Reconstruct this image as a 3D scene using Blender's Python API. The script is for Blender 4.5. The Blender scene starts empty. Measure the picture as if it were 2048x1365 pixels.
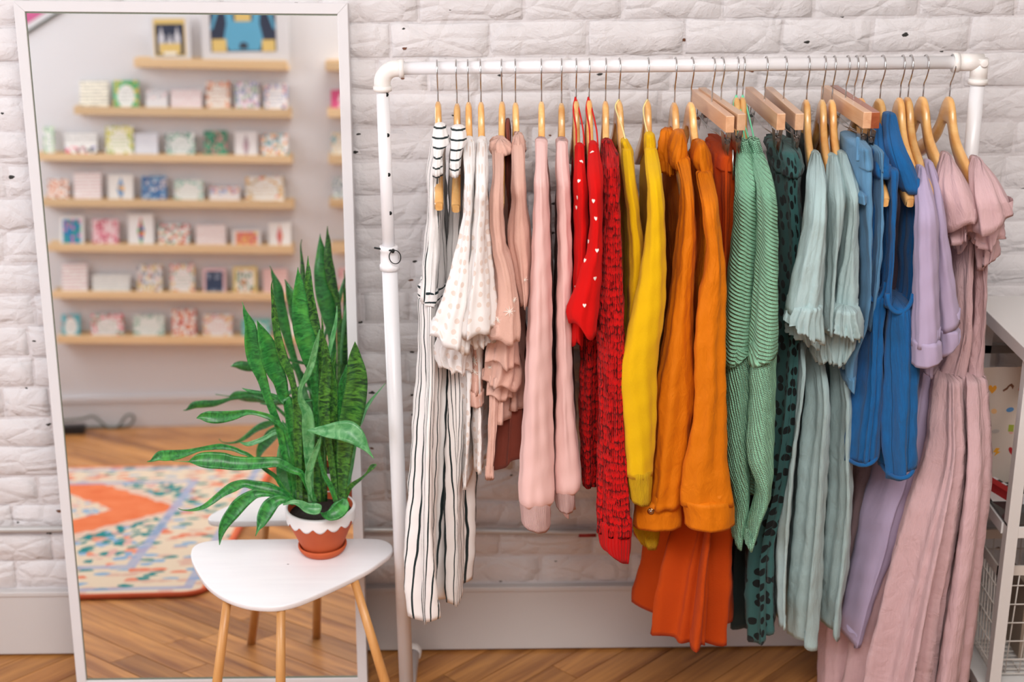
import bpy, bmesh, math, random
import numpy as np
from mathutils import Vector, Matrix
from mathutils.bvhtree import BVHTree

# ------------------------------------------------------------------ camera, world, lights
F_PX, CX, CY = 2844.0, 1024.0, 682.5
H_CAM, PITCH, ROLL = 1.9875, math.radians(19.3), math.radians(.62)
FW = np.array([0, math.cos(PITCH), -math.sin(PITCH)])
RT0 = np.array([1., 0, 0]); UP0 = np.cross(RT0, FW)
RT = RT0*math.cos(ROLL) - UP0*math.sin(ROLL); UP = RT0*math.sin(ROLL) + UP0*math.cos(ROLL)
ORG = np.array([0, 0, H_CAM])
sc = bpy.context.scene
COL = sc.collection
cd = bpy.data.cameras.new('camera'); cam = bpy.data.objects.new('camera', cd); COL.objects.link(cam)
cd.sensor_width = 36; cd.lens = F_PX/2048*36; cd.clip_start = .05
cam.matrix_world = Matrix(((RT[0], UP[0], -FW[0], 0), (RT[1], UP[1], -FW[1], 0), (RT[2], UP[2], -FW[2], H_CAM), (0, 0, 0, 1)))
cd.dof.use_dof = True; cd.dof.focus_distance = 2.93; cd.dof.aperture_fstop = 2.2
sc.camera = cam
sc.view_settings.view_transform = 'Standard'; sc.view_settings.look = 'None'
sc.view_settings.gamma = 1; sc.view_settings.use_curve_mapping = False
sc.view_settings.exposure = 0.03
w = bpy.data.worlds.new('sky'); sc.world = w; w.use_nodes = True
w.node_tree.nodes['Background'].inputs[0].default_value = (.80, .88, 1, 1)
w.node_tree.nodes['Background'].inputs[1].default_value = 1.0
def area(name, loc, target, sx, sy, power, col):
    l = bpy.data.lights.new(name, 'AREA'); l.shape = 'RECTANGLE'; l.size = sx; l.size_y = sy; l.energy = power; l.color = col
    o = bpy.data.objects.new(name, l); COL.objects.link(o); o.location = loc
    o.rotation_euler = (Vector(target)-Vector(loc)).to_track_quat('-Z', 'Y').to_euler()
    return o
area('window_light', (-3.3, .9, 2.1), (0, 2.6, .9), 2.3, 1.3, 50, (.93, .96, 1))
area('window_light', (-3.3, -1.6, 2.1), (0, 1.5, 1.2), 2.0, 1.3, 30, (.93, .96, 1))
area('ceiling_light', (.45, .35, 3.1), (.35, 1.75, 0), 2.6, 1.1, 128, (1, .985, .96))
sc.cycles.max_bounces = 7; sc.cycles.diffuse_bounces = 4; sc.cycles.glossy_bounces = 4; sc.cycles.transmission_bounces = 5
sc.cycles.use_denoising = True
sc.cycles.caustics_reflective = True; sc.cycles.caustics_refractive = False
sc.cycles.sample_clamp_indirect = 4

# ------------------------------------------------------------------ geometry helpers
YR, YW = 2.95, 3.23          # rack plane, wall (baseboard face) plane
def ray(x, y): return FW + RT*(x-CX)/F_PX - UP*(y-CY)/F_PX
def at(x, y, Y): d = ray(x, y); return ORG + d*(Y/d[1])
def atz(x, y, Z): d = ray(x, y); return ORG + d*((Z-H_CAM)/d[2])
MLEAN, MYAW = math.radians(5.3), math.radians(1.0)
MB0 = np.array([-.6, 3.06, 0.])
MU = np.array([math.cos(MYAW), math.sin(MYAW), 0])
MV = np.array([-math.sin(MYAW)*math.sin(MLEAN), math.cos(MYAW)*math.sin(MLEAN), math.cos(MLEAN)])
MN = np.cross(MU, MV)
def atm(x, y): d = ray(x, y); return ORG + d*(((MB0-ORG)@MN)/(d@MN))
def refl(x, y): d = ray(x, y); P = atm(x, y); return P, d-2*(d@MN)*MN
YO = -.19                    # the shelf wall behind the camera
def ato(x, y, Y=YO): P, r = refl(x, y); return P+r*((Y-P[1])/r[1])
def atf(x, y, Z=0.): P, r = refl(x, y); return P+r*((Z-P[2])/r[2])

def hexc(r, g, b):            # display rgb -> linear
    return tuple(((c/255)/12.92 if c/255 <= .04045 else ((c/255+.055)/1.055)**2.4) for c in (r, g, b))
ORI = {}
def put(name, me, mat, parent, **p):
    o = bpy.data.objects.new(name, me); COL.objects.link(o)
    if mat is not None:
        me.materials.clear(); me.materials.append(mat)
    if parent is not None: o.parent = parent; ORI[o.name] = ORI[parent.name]
    for k, v in p.items(): o[k] = v
    return o
def mk(name, V, F, mat, parent=None, uv=None, smooth=True, loc=None, bevel=0, **p):
    """one mesh object; V in world coordinates"""
    V = np.asarray(V, float)
    if parent is not None: L = ORI[parent.name]
    else: L = np.array(loc if loc is not None else [V[:, 0].mean(), V[:, 1].mean(), V[:, 2].min()], float)
    me = bpy.data.meshes.new(name); me.from_pydata((V-L).tolist(), [], F if isinstance(F, list) else F.tolist())
    if uv is not None:
        ul = me.uv_layers.new(name='UVMap'); n = len(me.loops); idx = np.empty(n, np.int32)
        me.loops.foreach_get('vertex_index', idx); ul.data.foreach_set('uv', np.asarray(uv)[idx].astype(np.float32).ravel())
    if smooth: me.polygons.foreach_set('use_smooth', [True]*len(me.polygons))
    o = put(name, me, mat, parent, **p)
    if parent is None: o.location = L; ORI[o.name] = L
    if bevel:
        m = o.modifiers.new('Bevel', 'BEVEL'); m.width = bevel; m.segments = 2; m.limit_method = 'ANGLE'
    return o
def thing(name, label, cat, loc, group=None):
    o = bpy.data.objects.new(name, None); COL.objects.link(o); o.location = loc; o.empty_display_size = .05
    o['label'] = label; o['category'] = cat
    if group: o['group'] = group
    ORI[o.name] = np.array(loc, float); return o
BF = [[0, 3, 2, 1], [4, 5, 6, 7], [0, 1, 5, 4], [1, 2, 6, 5], [2, 3, 7, 6], [3, 0, 4, 7]]
def boxv(a, b):
    (x0, y0, z0), (x1, y1, z1) = a, b
    return [(x0, y0, z0), (x1, y0, z0), (x1, y1, z0), (x0, y1, z0), (x0, y0, z1), (x1, y0, z1), (x1, y1, z1), (x0, y1, z1)]
def box(name, a, b, mat, parent=None, bevel=0, **p): return mk(name, boxv(a, b), BF, mat, parent, smooth=False, bevel=bevel, **p)
def join(parts):
    V, F, n = [], [], 0
    for v, f in parts:
        V += [tuple(q) for q in v]; F += [[i+n for i in g] for g in f]; n += len(v)
    return V, F
def tubev(P, r, k=10, cap=True):
    P = [Vector(p) for p in P]; n = len(P); R = r if hasattr(r, '__len__') else [r]*n
    V, F = [], []; up = None
    for i, p in enumerate(P):
        t = (P[min(i+1, n-1)]-P[max(i-1, 0)]).normalized()
        if up is None: up = t.orthogonal().normalized()
        up = (up-t*up.dot(t)).normalized(); s = t.cross(up)
        for j in range(k):
            a = 2*math.pi*j/k; V.append(tuple(p+(up*math.cos(a)+s*math.sin(a))*R[i]))
    for i in range(n-1):
        for j in range(k): F.append([i*k+j, i*k+(j+1) % k, (i+1)*k+(j+1) % k, (i+1)*k+j])
    if cap: F += [list(range(k))[::-1], list(range((n-1)*k, n*k))]
    return V, F
def tube(name, P, r, mat, parent=None, k=10, **p): V, F = tubev(P, r, k); return mk(name, V, F, mat, parent, **p)
def crv(P, n=6):
    """Catmull-Rom through points"""
    P = [np.array(p, float) for p in P]; Q = [2*P[0]-P[1]]+P+[2*P[-1]-P[-2]]; out = []
    for i in range(1, len(Q)-2):
        a, b, c, d = Q[i-1:i+3]
        for j in range(n):
            t = j/n; out.append(.5*((2*b)+(-a+c)*t+(2*a-5*b+4*c-d)*t*t+(-a+3*b-3*c+d)*t**3))
    return out+[P[-1]]
def lathev(prof, c, k=48):
    V, F = [], []
    for r, z in prof:
        for j in range(k): a = 2*math.pi*j/k; V.append((c[0]+r*math.cos(a), c[1]+r*math.sin(a), c[2]+z))
    for i in range(len(prof)-1):
        for j in range(k): F.append([i*k+j, i*k+(j+1) % k, (i+1)*k+(j+1) % k, (i+1)*k+j])
    return V, F
def prismv(pts, y0, y1):      # outline in XZ extruded along Y
    n = len(pts); V = [(x, y0, z) for x, z in pts]+[(x, y1, z) for x, z in pts]
    F = [list(range(n)), list(range(n, 2*n))[::-1]]+[[i, i+n, (i+1) % n+n, (i+1) % n] for i in range(n)]
    return V, F

# ------------------------------------------------------------------ materials
class NT:
    def __init__(s, name):
        s.m = bpy.data.materials.new(name); s.m.use_nodes = True; s.t = s.m.node_tree
        s.b = s.t.nodes['Principled BSDF']
    def n(s, typ, ins=None, **kw):
        nd = s.t.nodes.new('ShaderNode'+typ)
        for k, v in kw.items(): setattr(nd, k, v)
        for k, v in (ins or {}).items(): s.set(nd.inputs[k], v)
        return nd
    def set(s, sock, v):
        if isinstance(v, bpy.types.NodeSocket): s.t.links.new(v, sock)
        elif isinstance(v, bpy.types.Node): s.t.links.new(v.outputs[0], sock)
        else: sock.default_value = (tuple(v)+(1,)) if (isinstance(v, tuple) and len(v) == 3 and sock.type == 'RGBA') else v
    def P(s, **kw):
        for k, v in kw.items(): s.set(s.b.inputs[k.replace('_', ' ')], v)
        return s
    def math(s, op, a, b=0., c=None):
        nd = s.n('Math', operation=op); s.set(nd.inputs[0], a); s.set(nd.inputs[1], b)
        if c is not None: s.set(nd.inputs[2], c)
        return nd.outputs[0]
    def mix(s, f, a, b):
        nd = s.n('Mix', data_type='RGBA'); s.set(nd.inputs[0], f); s.set(nd.inputs[6], a); s.set(nd.inputs[7], b); return nd.outputs[2]
    def ramp(s, f, stops, interp='LINEAR'):
        nd = s.n('ValToRGB'); s.set(nd.inputs[0], f); e = nd.color_ramp.elements; nd.color_ramp.interpolation = interp
        while len(e) < len(stops): e.new(.5)
        for q, (p, c) in zip(e, stops): q.position = p; q.color = tuple(c)+(1,) if len(c) == 3 else c
        return nd.outputs[0]
    def bump(s, h, strength=.5, dist=.01, prev=None):
        nd = s.n('Bump', {'Height': h, 'Strength': strength, 'Distance': dist})
        if prev is not None: s.set(nd.inputs['Normal'], prev)
        return nd.outputs[0]
    def noise(s, vec, scale, detail=3, rough=.5, dist=0):
        return s.n('TexNoise', {'Vector': vec, 'Scale': scale, 'Detail': detail, 'Roughness': rough, 'Distortion': dist}).outputs[0]
    def mapv(s, vec, sc=(1, 1, 1), loc=(0, 0, 0), rot=(0, 0, 0)):
        return s.n('Mapping', {'Vector': vec, 'Scale': sc, 'Location': loc, 'Rotation': rot}).outputs[0]
def basic(name, col, rough=.5, metal=0, bump=0, bscale=60, spec=.5, **kw):
    a = NT(name); a.P(Base_Color=col, Roughness=rough, Metallic=metal, Specular_IOR_Level=spec, **kw)
    if bump:
        tc = a.n('TexCoord').outputs['Object']; a.set(a.b.inputs['Normal'], a.bump(a.noise(tc, bscale, 4), bump, .004))
    return a.m
def fabric(name, col, kind='plain', wr=.35, **q):
    a = NT(name); uvn = a.n('UVMap').outputs[0]; sx = a.n('SeparateXYZ', {0: uvn}); u, v = sx.outputs[0], sx.outputs[1]
    col2 = q.get('col2'); c = col
    vary = a.noise(a.mapv(uvn, (9, 3, 1)), 1, 3)
    dark = tuple(x*.86 for x in col)
    c = a.mix(vary, dark, tuple(min(1, x*1.1) for x in col))
    # long soft vertical creases and small wrinkles
    h1 = a.noise(a.mapv(uvn, (11, 4, 1)), 1, 3, .5, .9)
    h2 = a.noise(a.mapv(uvn, (48, 26, 1), rot=(0, 0, .5)), 1, 4, .6, .8)
    nrm = a.bump(h1, wr, .012)
    nrm = a.bump(h2, wr*q.get('fine', .5), .004, nrm)
    S = q.get('s', 0)
    if kind == 'plain':
        nrm = a.bump(a.noise(uvn, 900, 2), .22, .0008, nrm)
    if kind == 'stripe':           # vertical ink stripes, hand drawn
        wob = a.math('MULTIPLY', a.math('SUBTRACT', a.noise(a.mapv(uvn, (3, 9, 1)), 1, 2), .5), .006)
        uu = v if q.get('horizontal') else u
        f = a.math('PINGPONG', a.math('ADD', uu, wob), S)
        wv = a.math('ADD', .0009, a.math('MULTIPLY', a.noise(a.mapv(uvn, (60, 6, 1)), 1, 1), .0016))
        c = a.mix(a.math('LESS_THAN', f, wv), c, col2)
    if kind == 'dots':
        vo = a.n('TexVoronoi', {'Vector': a.mapv(uvn, (1, q.get('asp', 1), 1)), 'Scale': S, 'Randomness': q.get('rnd', .6)}, voronoi_dimensions='2D')
        rr = a.math('MULTIPLY', a.math('ADD', .75, a.math('MULTIPLY', a.noise(uvn, S*1.7, 1), .5)), q.get('r', .2))
        c = a.mix(a.math('LESS_THAN', vo.outputs['Distance'], rr), c, col2)
    if kind == 'rib':
        wv = a.n('TexWave', {'Vector': uvn, 'Scale': S, 'Distortion': .3, 'Detail': 1}, bands_direction='X'); nrm = a.bump(wv.outputs['Fac'], .8, .003, nrm)
    if kind == 'diag':             # diagonal knitted ribs with small stitches
        mv = a.mapv(uvn, (1, 1, 1), rot=(0, 0, q.get('rot', 1.1)))
        wv = a.n('TexWave', {'Vector': mv, 'Scale': S, 'Distortion': .6, 'Detail': 1}, bands_direction='X').outputs['Fac']
        w2 = a.n('TexWave', {'Vector': mv, 'Scale': S*2.2, 'Distortion': 1.5, 'Detail': 1}, bands_direction='Y').outputs['Fac']
        nrm = a.bump(wv, 1, .008, nrm); nrm = a.bump(w2, .6, .003, nrm)
        c = a.mix(a.math('MULTIPLY', a.math('SUBTRACT', 1., wv), .35), c, tuple(x*.62 for x in col))
    if kind == 'chunky':
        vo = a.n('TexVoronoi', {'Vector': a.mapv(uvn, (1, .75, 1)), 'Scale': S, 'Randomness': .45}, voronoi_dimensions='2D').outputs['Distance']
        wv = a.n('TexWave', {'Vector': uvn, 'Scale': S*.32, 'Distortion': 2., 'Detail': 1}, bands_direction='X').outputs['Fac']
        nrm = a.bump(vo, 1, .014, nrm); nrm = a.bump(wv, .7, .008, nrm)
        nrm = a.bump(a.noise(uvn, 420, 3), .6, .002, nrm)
        c = a.mix(a.math('GREATER_THAN', vo, .56), c, tuple(x*.30 for x in col))  # shade inside the knit holes painted as darker cells of the yarn colour
    if kind == 'rough':
        nrm = a.bump(a.noise(uvn, 350, 3), .5, .0015, nrm)
    if kind == 'denim':
        st = a.noise(a.mapv(uvn, (260, 30, 1)), 1, 3); c = a.mix(st, tuple(x*.72 for x in col), tuple(min(1, x*1.25) for x in col))
        if q.get('seam'):
            f = a.math('PINGPONG', a.math('ADD', u, .01), S or .07); c = a.mix(a.math('LESS_THAN', f, .0012), c, tuple(x*.45 for x in col))
        nrm = a.bump(st, .3, .001, nrm)
    if kind == 'linen':
        st = a.noise(a.mapv(uvn, (480, 40, 1)), 1, 3); s2 = a.noise(a.mapv(uvn, (40, 480, 1)), 1, 3)
        c = a.mix(a.math('MULTIPLY', st, .8), c, tuple(min(1, x*1.22) for x in col)); nrm = a.bump(st, .3, .0015, nrm); nrm = a.bump(s2, .2, .001, nrm)
    a.P(Base_Color=c, Roughness=q.get('rough', .92), Specular_IOR_Level=.15, Normal=nrm)
    a.b.inputs['Sheen Weight'].default_value = q.get('sheen', .12); a.b.inputs['Sheen Roughness'].default_value = .6
    return a.m
def wood(name, c1, c2, scale=1., axis='Y', rough=.35, rnd=True, coat=0.):
    a = NT(name); tc = a.n('TexCoord').outputs['Object']
    if rnd:
        r = a.n('ObjectInfo').outputs['Random']; tc = a.n('VectorMath', {0: tc, 1: a.n('CombineXYZ', {0: a.math('MULTIPLY', r, 37.), 1: a.math('MULTIPLY', r, 11.), 2: 0.}).outputs[0]}, operation='ADD').outputs[0]
    s = {'X': (3, 45, 45), 'Y': (45, 3, 45), 'Z': (45, 45, 3)}[axis]
    g = a.noise(a.mapv(tc, tuple(x*scale for x in s)), 1, 5, .6, 1.2); g2 = a.noise(a.mapv(tc, tuple(x*scale*.25 for x in s)), 1, 2, .5, 2)
    f = a.math('ADD', a.math('MULTIPLY', g, .6), a.math('MULTIPLY', g2, .4))
    c = a.ramp(f, [(.32, c1), (.66, c2)])
    if rnd and rnd != 2:
        hs = a.n('HueSaturation', {'Color': c, 'Value': a.math('ADD', .8, a.math('MULTIPLY', r, .35))}); c = hs.outputs[0]
    a.P(Base_Color=c, Roughness=rough, Normal=a.bump(g, .12, .001), Coat_Weight=coat, Coat_Roughness=.12); return a

M = {}
M['pipe'] = basic('white_pvc', hexc(236, 234, 236), .3, bump=.06, bscale=20)
M['fitting'] = basic('ivory_pvc', hexc(240, 236, 232), .4, bump=.15, bscale=30)
M['black'] = basic('black_metal', (.012, .014, .014), .35, .6)
M['chrome'] = basic('steel_wire', (.62, .62, .62), .18, 1)
M['frame'] = basic('white_lacquer', hexc(222, 220, 222), .35)
M['frameside'] = M['frame']
M['gap'] = basic('mirror_edge', hexc(120, 128, 112), .3)
M['glass'] = basic('mirror_glass', (.93, .945, .94), .0, 1)
M['base'] = basic('white_trim_paint', hexc(205, 200, 198), .45, bump=.1, bscale=14)
M['plaster'] = basic('white_plaster', hexc(228, 226, 228), .8, bump=.05, bscale=8)
M['dimbounce'] = basic('bounce_dimming_taupe', hexc(150, 138, 128), .8)  # dark tone given to unseen walls to dim the light they bounce
M['ceil'] = basic('white_ceiling', hexc(235, 235, 235), .9)
M['rackwood'] = None
# painted brick
def paint_mat(name, pits=True, col=(223, 219, 220)):
    a = NT(name); tc = a.n('TexCoord').outputs['Object']; r = a.n('ObjectInfo').outputs['Random']
    tc2 = a.n('NewGeometry').outputs['Position']
    n1 = a.noise(a.mapv(tc2, (14, 14, 22), rot=(0, .45, 0)), 1, 5, .62, .8)
    n2 = a.noise(tc2, 55, 5, .65, .5)
    n3 = a.n('TexVoronoi', {'Vector': a.mapv(tc2, (11, 11, 19), rot=(0, .7, 0)), 'Scale': 1., 'Randomness': 1.}, feature='DISTANCE_TO_EDGE').outputs[0]
    crack = a.math('MINIMUM', a.math('MULTIPLY', n3, 7.), 1.)
    c = a.mix(n1, hexc(*[x-9 for x in col]), hexc(*[min(255, x+8) for x in col]))
    if pits:
        sp_ = a.n('SeparateXYZ', {0: tc2}); v2 = a.n('CombineXYZ', {0: a.math('MULTIPLY', sp_.outputs[0], .8), 1: a.math('MULTIPLY', sp_.outputs[2], 1.5), 2: 0.}).outputs[0]; vo = a.n('TexVoronoi', {'Vector': v2, 'Scale': 11., 'Randomness': 1.}, voronoi_dimensions='2D')
        sep = a.n('SeparateXYZ', {0: vo.outputs['Color']})
        size = a.math('ADD', .022, a.math('MULTIPLY', sep.outputs[1], .05))
        d = a.math('ADD', vo.outputs['Distance'], a.math('MULTIPLY', a.math('SUBTRACT', a.noise(a.mapv(tc2, (90, 90, 190)), 1, 2), .5), .12))
        pit = a.math('MULTIPLY', a.math('LESS_THAN', d, size), a.math('GREATER_THAN', sep.outputs[0], pits))
        c = a.mix(pit, c, a.mix(a.math('GREATER_THAN', sep.outputs[2], .7), (.03, .028, .025), (.16, .06, .03)))
    nr = a.bump(n1, .5, .012); nr = a.bump(crack, .5, .004, nr); nr = a.bump(n2, .5, .005, nr)
    a.P(Base_Color=c, Roughness=.55, Normal=nr, Specular_IOR_Level=.3); return a.m
M['brick'] = paint_mat('painted_brick', .80)
M['mortar'] = paint_mat('painted_mortar', .45, (216, 211, 212))

# ------------------------------------------------------------------ room shell
rnd = random.Random(4)
zb_top = float(at(740, 1177, YW)[2])          # baseboard top
wall = box('wall_back', (-3.5, YW+.0172, 0), (3.6, YW+.2, 3.3), M['mortar'], kind='structure')
# bricks of the wall
CH = .0788; z0 = float(at(1000, 43, YW+.015)[2])
z0 += CH
variants = []
for vi in range(14):
    rr = random.Random(100+vi); nx, nz = 8, 5; L = .2065; Hh = .0745
    V = []
    for j in range(nz):
        for i in range(nx):
            u = (0, .025, .2, .4, .6, .8, .975, 1)[i]; v = (0, .075, .5, .925, 1)[j]
            edge = i in (0, nx-1) or j in (0, nz-1)
            y = .0052+rr.uniform(-.001,.001) if edge else rr.uniform(-.0016, .0016)
            V.append(((u-.5)*L+rr.uniform(-.002, .002), y, (v-.5)*Hh+rr.uniform(-.0018, .0018)))
    F = [[j*nx+i, j*nx+i+1, (j+1)*nx+i+1, (j+1)*nx+i] for j in range(nz-1) for i in range(nx-1)]
    me = bpy.data.meshes.new('brick'); me.from_pydata(V, [], F); me.materials.append(M['brick'])
    me.polygons.foreach_set('use_smooth', [True]*len(me.polygons)); variants.append(me)
wl = np.array(wall.location); nb = 0
for k in range(22):
    zc = z0-CH*(k+.5)
    if zc-CH/2 < zb_top-.05: break
    x = -1.5+(.11 if k % 2 else 0)+rnd.uniform(-.03, .03)
    while x < 1.42 and nb < 298:
        lw = rnd.choice([.205, .218, .222, .228, .235]) if rnd.random() > .12 else .115
        o = bpy.data.objects.new('brick', variants[rnd.randrange(14)]); COL.objects.link(o); o.parent = wall
        o.location = Vector((x+lw/2, YW+.013+rnd.uniform(-.0025, .0015), zc+rnd.uniform(-.001, .001)))-Vector(wl)
        o.scale = ((lw-.006)/.2065, 1, 1); x += lw; nb += 1
BR = []
def far_brick(xc, zc, lw):
    me = variants[rnd.randrange(14)]; sx = (lw-.006)/.2065
    BR.append(([(v.co[0]*sx+xc, v.co[1]+YW+.013, v.co[2]+zc) for v in me.vertices], [list(q.vertices) for q in me.polygons]))
for k in range(-9, 22):
    zc = z0-CH*(k+.5)
    if zc-CH/2 < zb_top-.05: break
    for (xa_, xb_) in (((-3.4, 3.5),) if k < 0 else ((-3.4, -1.52), (1.53, 3.5))):
        x = xa_+(.11 if k % 2 else 0)
        while x+.2 < xb_: far_brick(x+.11, zc, .22); x += .222
mk('distant_bricks', *join(BR), M['brick'], wall, kind='stuff')
box('baseboard_back', (-3.5, YW, .006), (3.6, YW+.03, zb_top-.012), M['base'], bevel=.002, kind='structure')
box('trim_1', (-3.5, YW-.004, zb_top-.014), (3.6, YW+.032, zb_top), M['base'], bevel=.003, kind='structure')
# floor of diagonal boards
a = wood('oak_floor', hexc(116, 60, 26), hexc(208, 146, 80), .55, 'X', .38, True, .15); M['floorwood'] = a.m
a2 = wood('floor_base', hexc(120, 75, 40), hexc(170, 115, 65), .5, 'X', .5, False); M['floorbase'] = a2.m
floor = box('floor', (-3.5, -3.2, -.06), (3.6, YW+.2, -.012), M['floorbase'], kind='structure')
PWD, gap = .085, .0012
npl = 0; fl = np.array(floor.location); cs = math.cos(math.pi/4)
pmesh = []
for q in range(6):
    Lq = .7+.12*q
    me = bpy.data.meshes.new('floor_board'); me.from_pydata(boxv((-Lq/2+gap, -PWD/2+gap, -.0119), (Lq/2-gap, PWD/2-gap, 0)), [], BF); me.materials.append(M['floorwood']); pmesh.append((Lq, me))
BFL = []
for r in range(-60, 80):
    t = -3.0+rnd.uniform(0, .8)
    while t < 4.8:
        Lq, me = pmesh[rnd.randrange(6)]
        s = r*PWD; c = t+Lq/2; X = c*cs-s*cs; Y = c*cs+s*cs; hl = Lq/2*cs
        if npl < 298 and X-hl > -2.15 and X+hl < 1.75 and Y-hl > -.25 and Y-hl < YW and not (Y < 1.8 and X > -.3) and not (Y < 2.3 and X > .4):
            o = bpy.data.objects.new('floor_board', me); COL.objects.link(o); o.parent = floor
            o.location = Vector((X, Y, rnd.uniform(-.0006, 0)))-Vector(fl); o.rotation_euler = (0, 0, math.pi/4); npl += 1
        elif -3.2 < X < 3.2 and -2.9 < Y and Y-hl < YW:
            BFL.append(([((a_-b_)*cs+X, (a_+b_)*cs+Y, z_) for a_, b_, z_ in boxv((-Lq/2+gap, -PWD/2+gap, -.0119), (Lq/2-gap, PWD/2-gap, -.0004))], BF))
        t += Lq
mk('outer_boards', *join(BFL), M['floorwood'], floor, smooth=False, kind='stuff')
# far walls and ceiling
box('ceiling', (-3.5, -3.2, 3.2), (3.6, YW+.2, 3.3), M['ceil'], kind='structure')
shelfwall = box('wall_front', (-3.5, YO-.12, 0), (.75, YO, 3.3), M['plaster'], kind='structure')
box('wall_far', (-3.5, -3.3, 0), (3.6, -3.2, 3.3), M['dimbounce'], kind='structure')
box('wall_right', (3.6, -3.2, 0), (3.7, YW+.2, 3.3), M['dimbounce'], kind='structure')
# left wall with two window openings
V, F = join([(boxv(*b), BF) for b in [((-3.6, -3.2, 0), (-3.5, YW+.2, 1.4)), ((-3.6, -3.2, 2.75), (-3.5, YW+.2, 3.3)), ((-3.6, -3.2, 1.4), (-3.5, -2.7, 2.75)), ((-3.6, -.5, 1.4), (-3.5, -.3, 2.75)), ((-3.6, 2.15, 1.4), (-3.5, YW+.2, 2.75))]])
mk('wall_left', V, F, M['plaster'], smooth=False, kind='structure')
zs = float(ato(300, 790)[2])
box('baseboard_front', (-3.5, YO, 0), (.75, YO+.018, zs-.03), M['frame'], kind='structure')
box('trim_2', (-3.5, YO, zs-.03), (.75, YO+.026, zs), M['frame'], bevel=.004, kind='structure')

# conduit along the wall
pc = at(60, 1056, YW+.003)
cz = float(pc[2]); cz2 = float(at(1150, 1066, YW)[2])
tube('electrical_conduit', [(-3.4, YW-.006, cz+.0), (-1.1, YW-.006, cz), (-.2, YW-.006, (cz+cz2)/2), (.3, YW-.006, cz2), (3.4, YW-.006, cz2-.01)], .0085, basic('painted_steel', hexc(190, 188, 186), .35, .2), label='painted grey conduit running along the brick wall above the baseboard', category='conduit')
pr = at(1175, 1066, YW-.015)
mk('wall_sticker', *tubev([(pr[0]-.022, YW-.006, cz2), (pr[0]+.022, YW-.006, cz2)], .0092, 12), basic('red_label', hexc(150, 30, 34), .5), label='small red tag wrapped round the conduit beside the red knit sleeve', category='tag')

# ------------------------------------------------------------------ mirror
MC = {k: atm(*v) for k, v in dict(tl=(51, 23), tr=(675.3, 28.2), br=(715.7, 1355), bl=(173.5, 1360.8)).items()}
def mp(p, n=0.): return p+MN*n
mt = thing('leaning_mirror', 'tall white framed mirror leaning on the brick wall, reflecting card shelves', 'mirror', tuple(MB0))
nfr = MN if MN[1] < 0 else -MN
ctr = sum(MC.values())/4
def off(k, d):                # corner pushed outwards in the mirror plane
    sx = -1 if k[1] == 'l' else 1; sz = 1 if k[0] == 't' else -1
    return MC[k]+MU*sx*d+MV*sz*d
FWD = .0235
def bar(name, a, b):
    q = [MC[a], MC[b], off(b, FWD), off(a, FWD)]
    V = [tuple(p+nfr*.006) for p in q]+[tuple(p-nfr*.028) for p in q]
    mk(name, V, [[0, 1, 2, 3], [7, 6, 5, 4], [0, 4, 5, 1], [1, 5, 6, 2], [2, 6, 7, 3], [3, 7, 4, 0]], M['frame'], mt, smooth=False, bevel=.0012)
bar('frame_rail', 'tl', 'tr'); bar('frame_stile', 'tr', 'br'); bar('frame_rail', 'br', 'bl'); bar('frame_stile', 'bl', 'tl')
mk('glass', [tuple(off(k, .002)) for k in ('bl', 'br', 'tr', 'tl')]+[tuple(off(k, .002)-nfr*.004) for k in ('bl', 'br', 'tr', 'tl')], BF, M['glass'], mt, smooth=False)
for a_, b_ in (('bl', 'tl'), ('bl', 'br'), ('tl', 'tr')):
    q = [MC[a_]+nfr*.0005, MC[b_]+nfr*.0005]; q = [q[0], q[1], q[1]*1+(ctr-MC[b_])*.0045, q[0]+(ctr-MC[a_])*.0045]
    mk('glass_edge', [tuple(p) for p in q]+[tuple(p+nfr*.001) for p in q], BF, M['gap'], mt, smooth=False)

# ------------------------------------------------------------------ clothes rail
ZR = float(at(1024, 134.5, YR)[2])
rk = thing('clothes_rail', 'white plastic pipe clothes rail with rounded elbow corners', 'clothes rack', (.36, YR, 0))
XL, XR = float(at(765, 180, YR)[0]), float(at(1957, 150, YR)[0])
R1, R2 = .0134, .0168
tube('rail', [(XL+.01, YR, ZR), (XR-.01, YR, ZR)], R1, M['pipe'], rk, 24)
# left elbow
ez = .03
el = [(XL, YR, ZR-ez-.012)]+[(XL+ez-ez*math.cos(t), YR, ZR-ez+ez*math.sin(t)) for t in np.linspace(0, math.pi/2, 9)]+[(XL+ez+.012, YR, ZR)]
tube('elbow_fitting', el, .0172, M['fitting'], rk, 24)
tube('fitting_lip', [(XL, YR, ZR-ez-.016), (XL, YR, ZR-ez-.006)], .0192, M['fitting'], rk, 24); tube('fitting_lip', [(XL+ez+.006, YR, ZR), (XL+ez+.016, YR, ZR)], .0192, M['fitting'], rk, 24)
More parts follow.
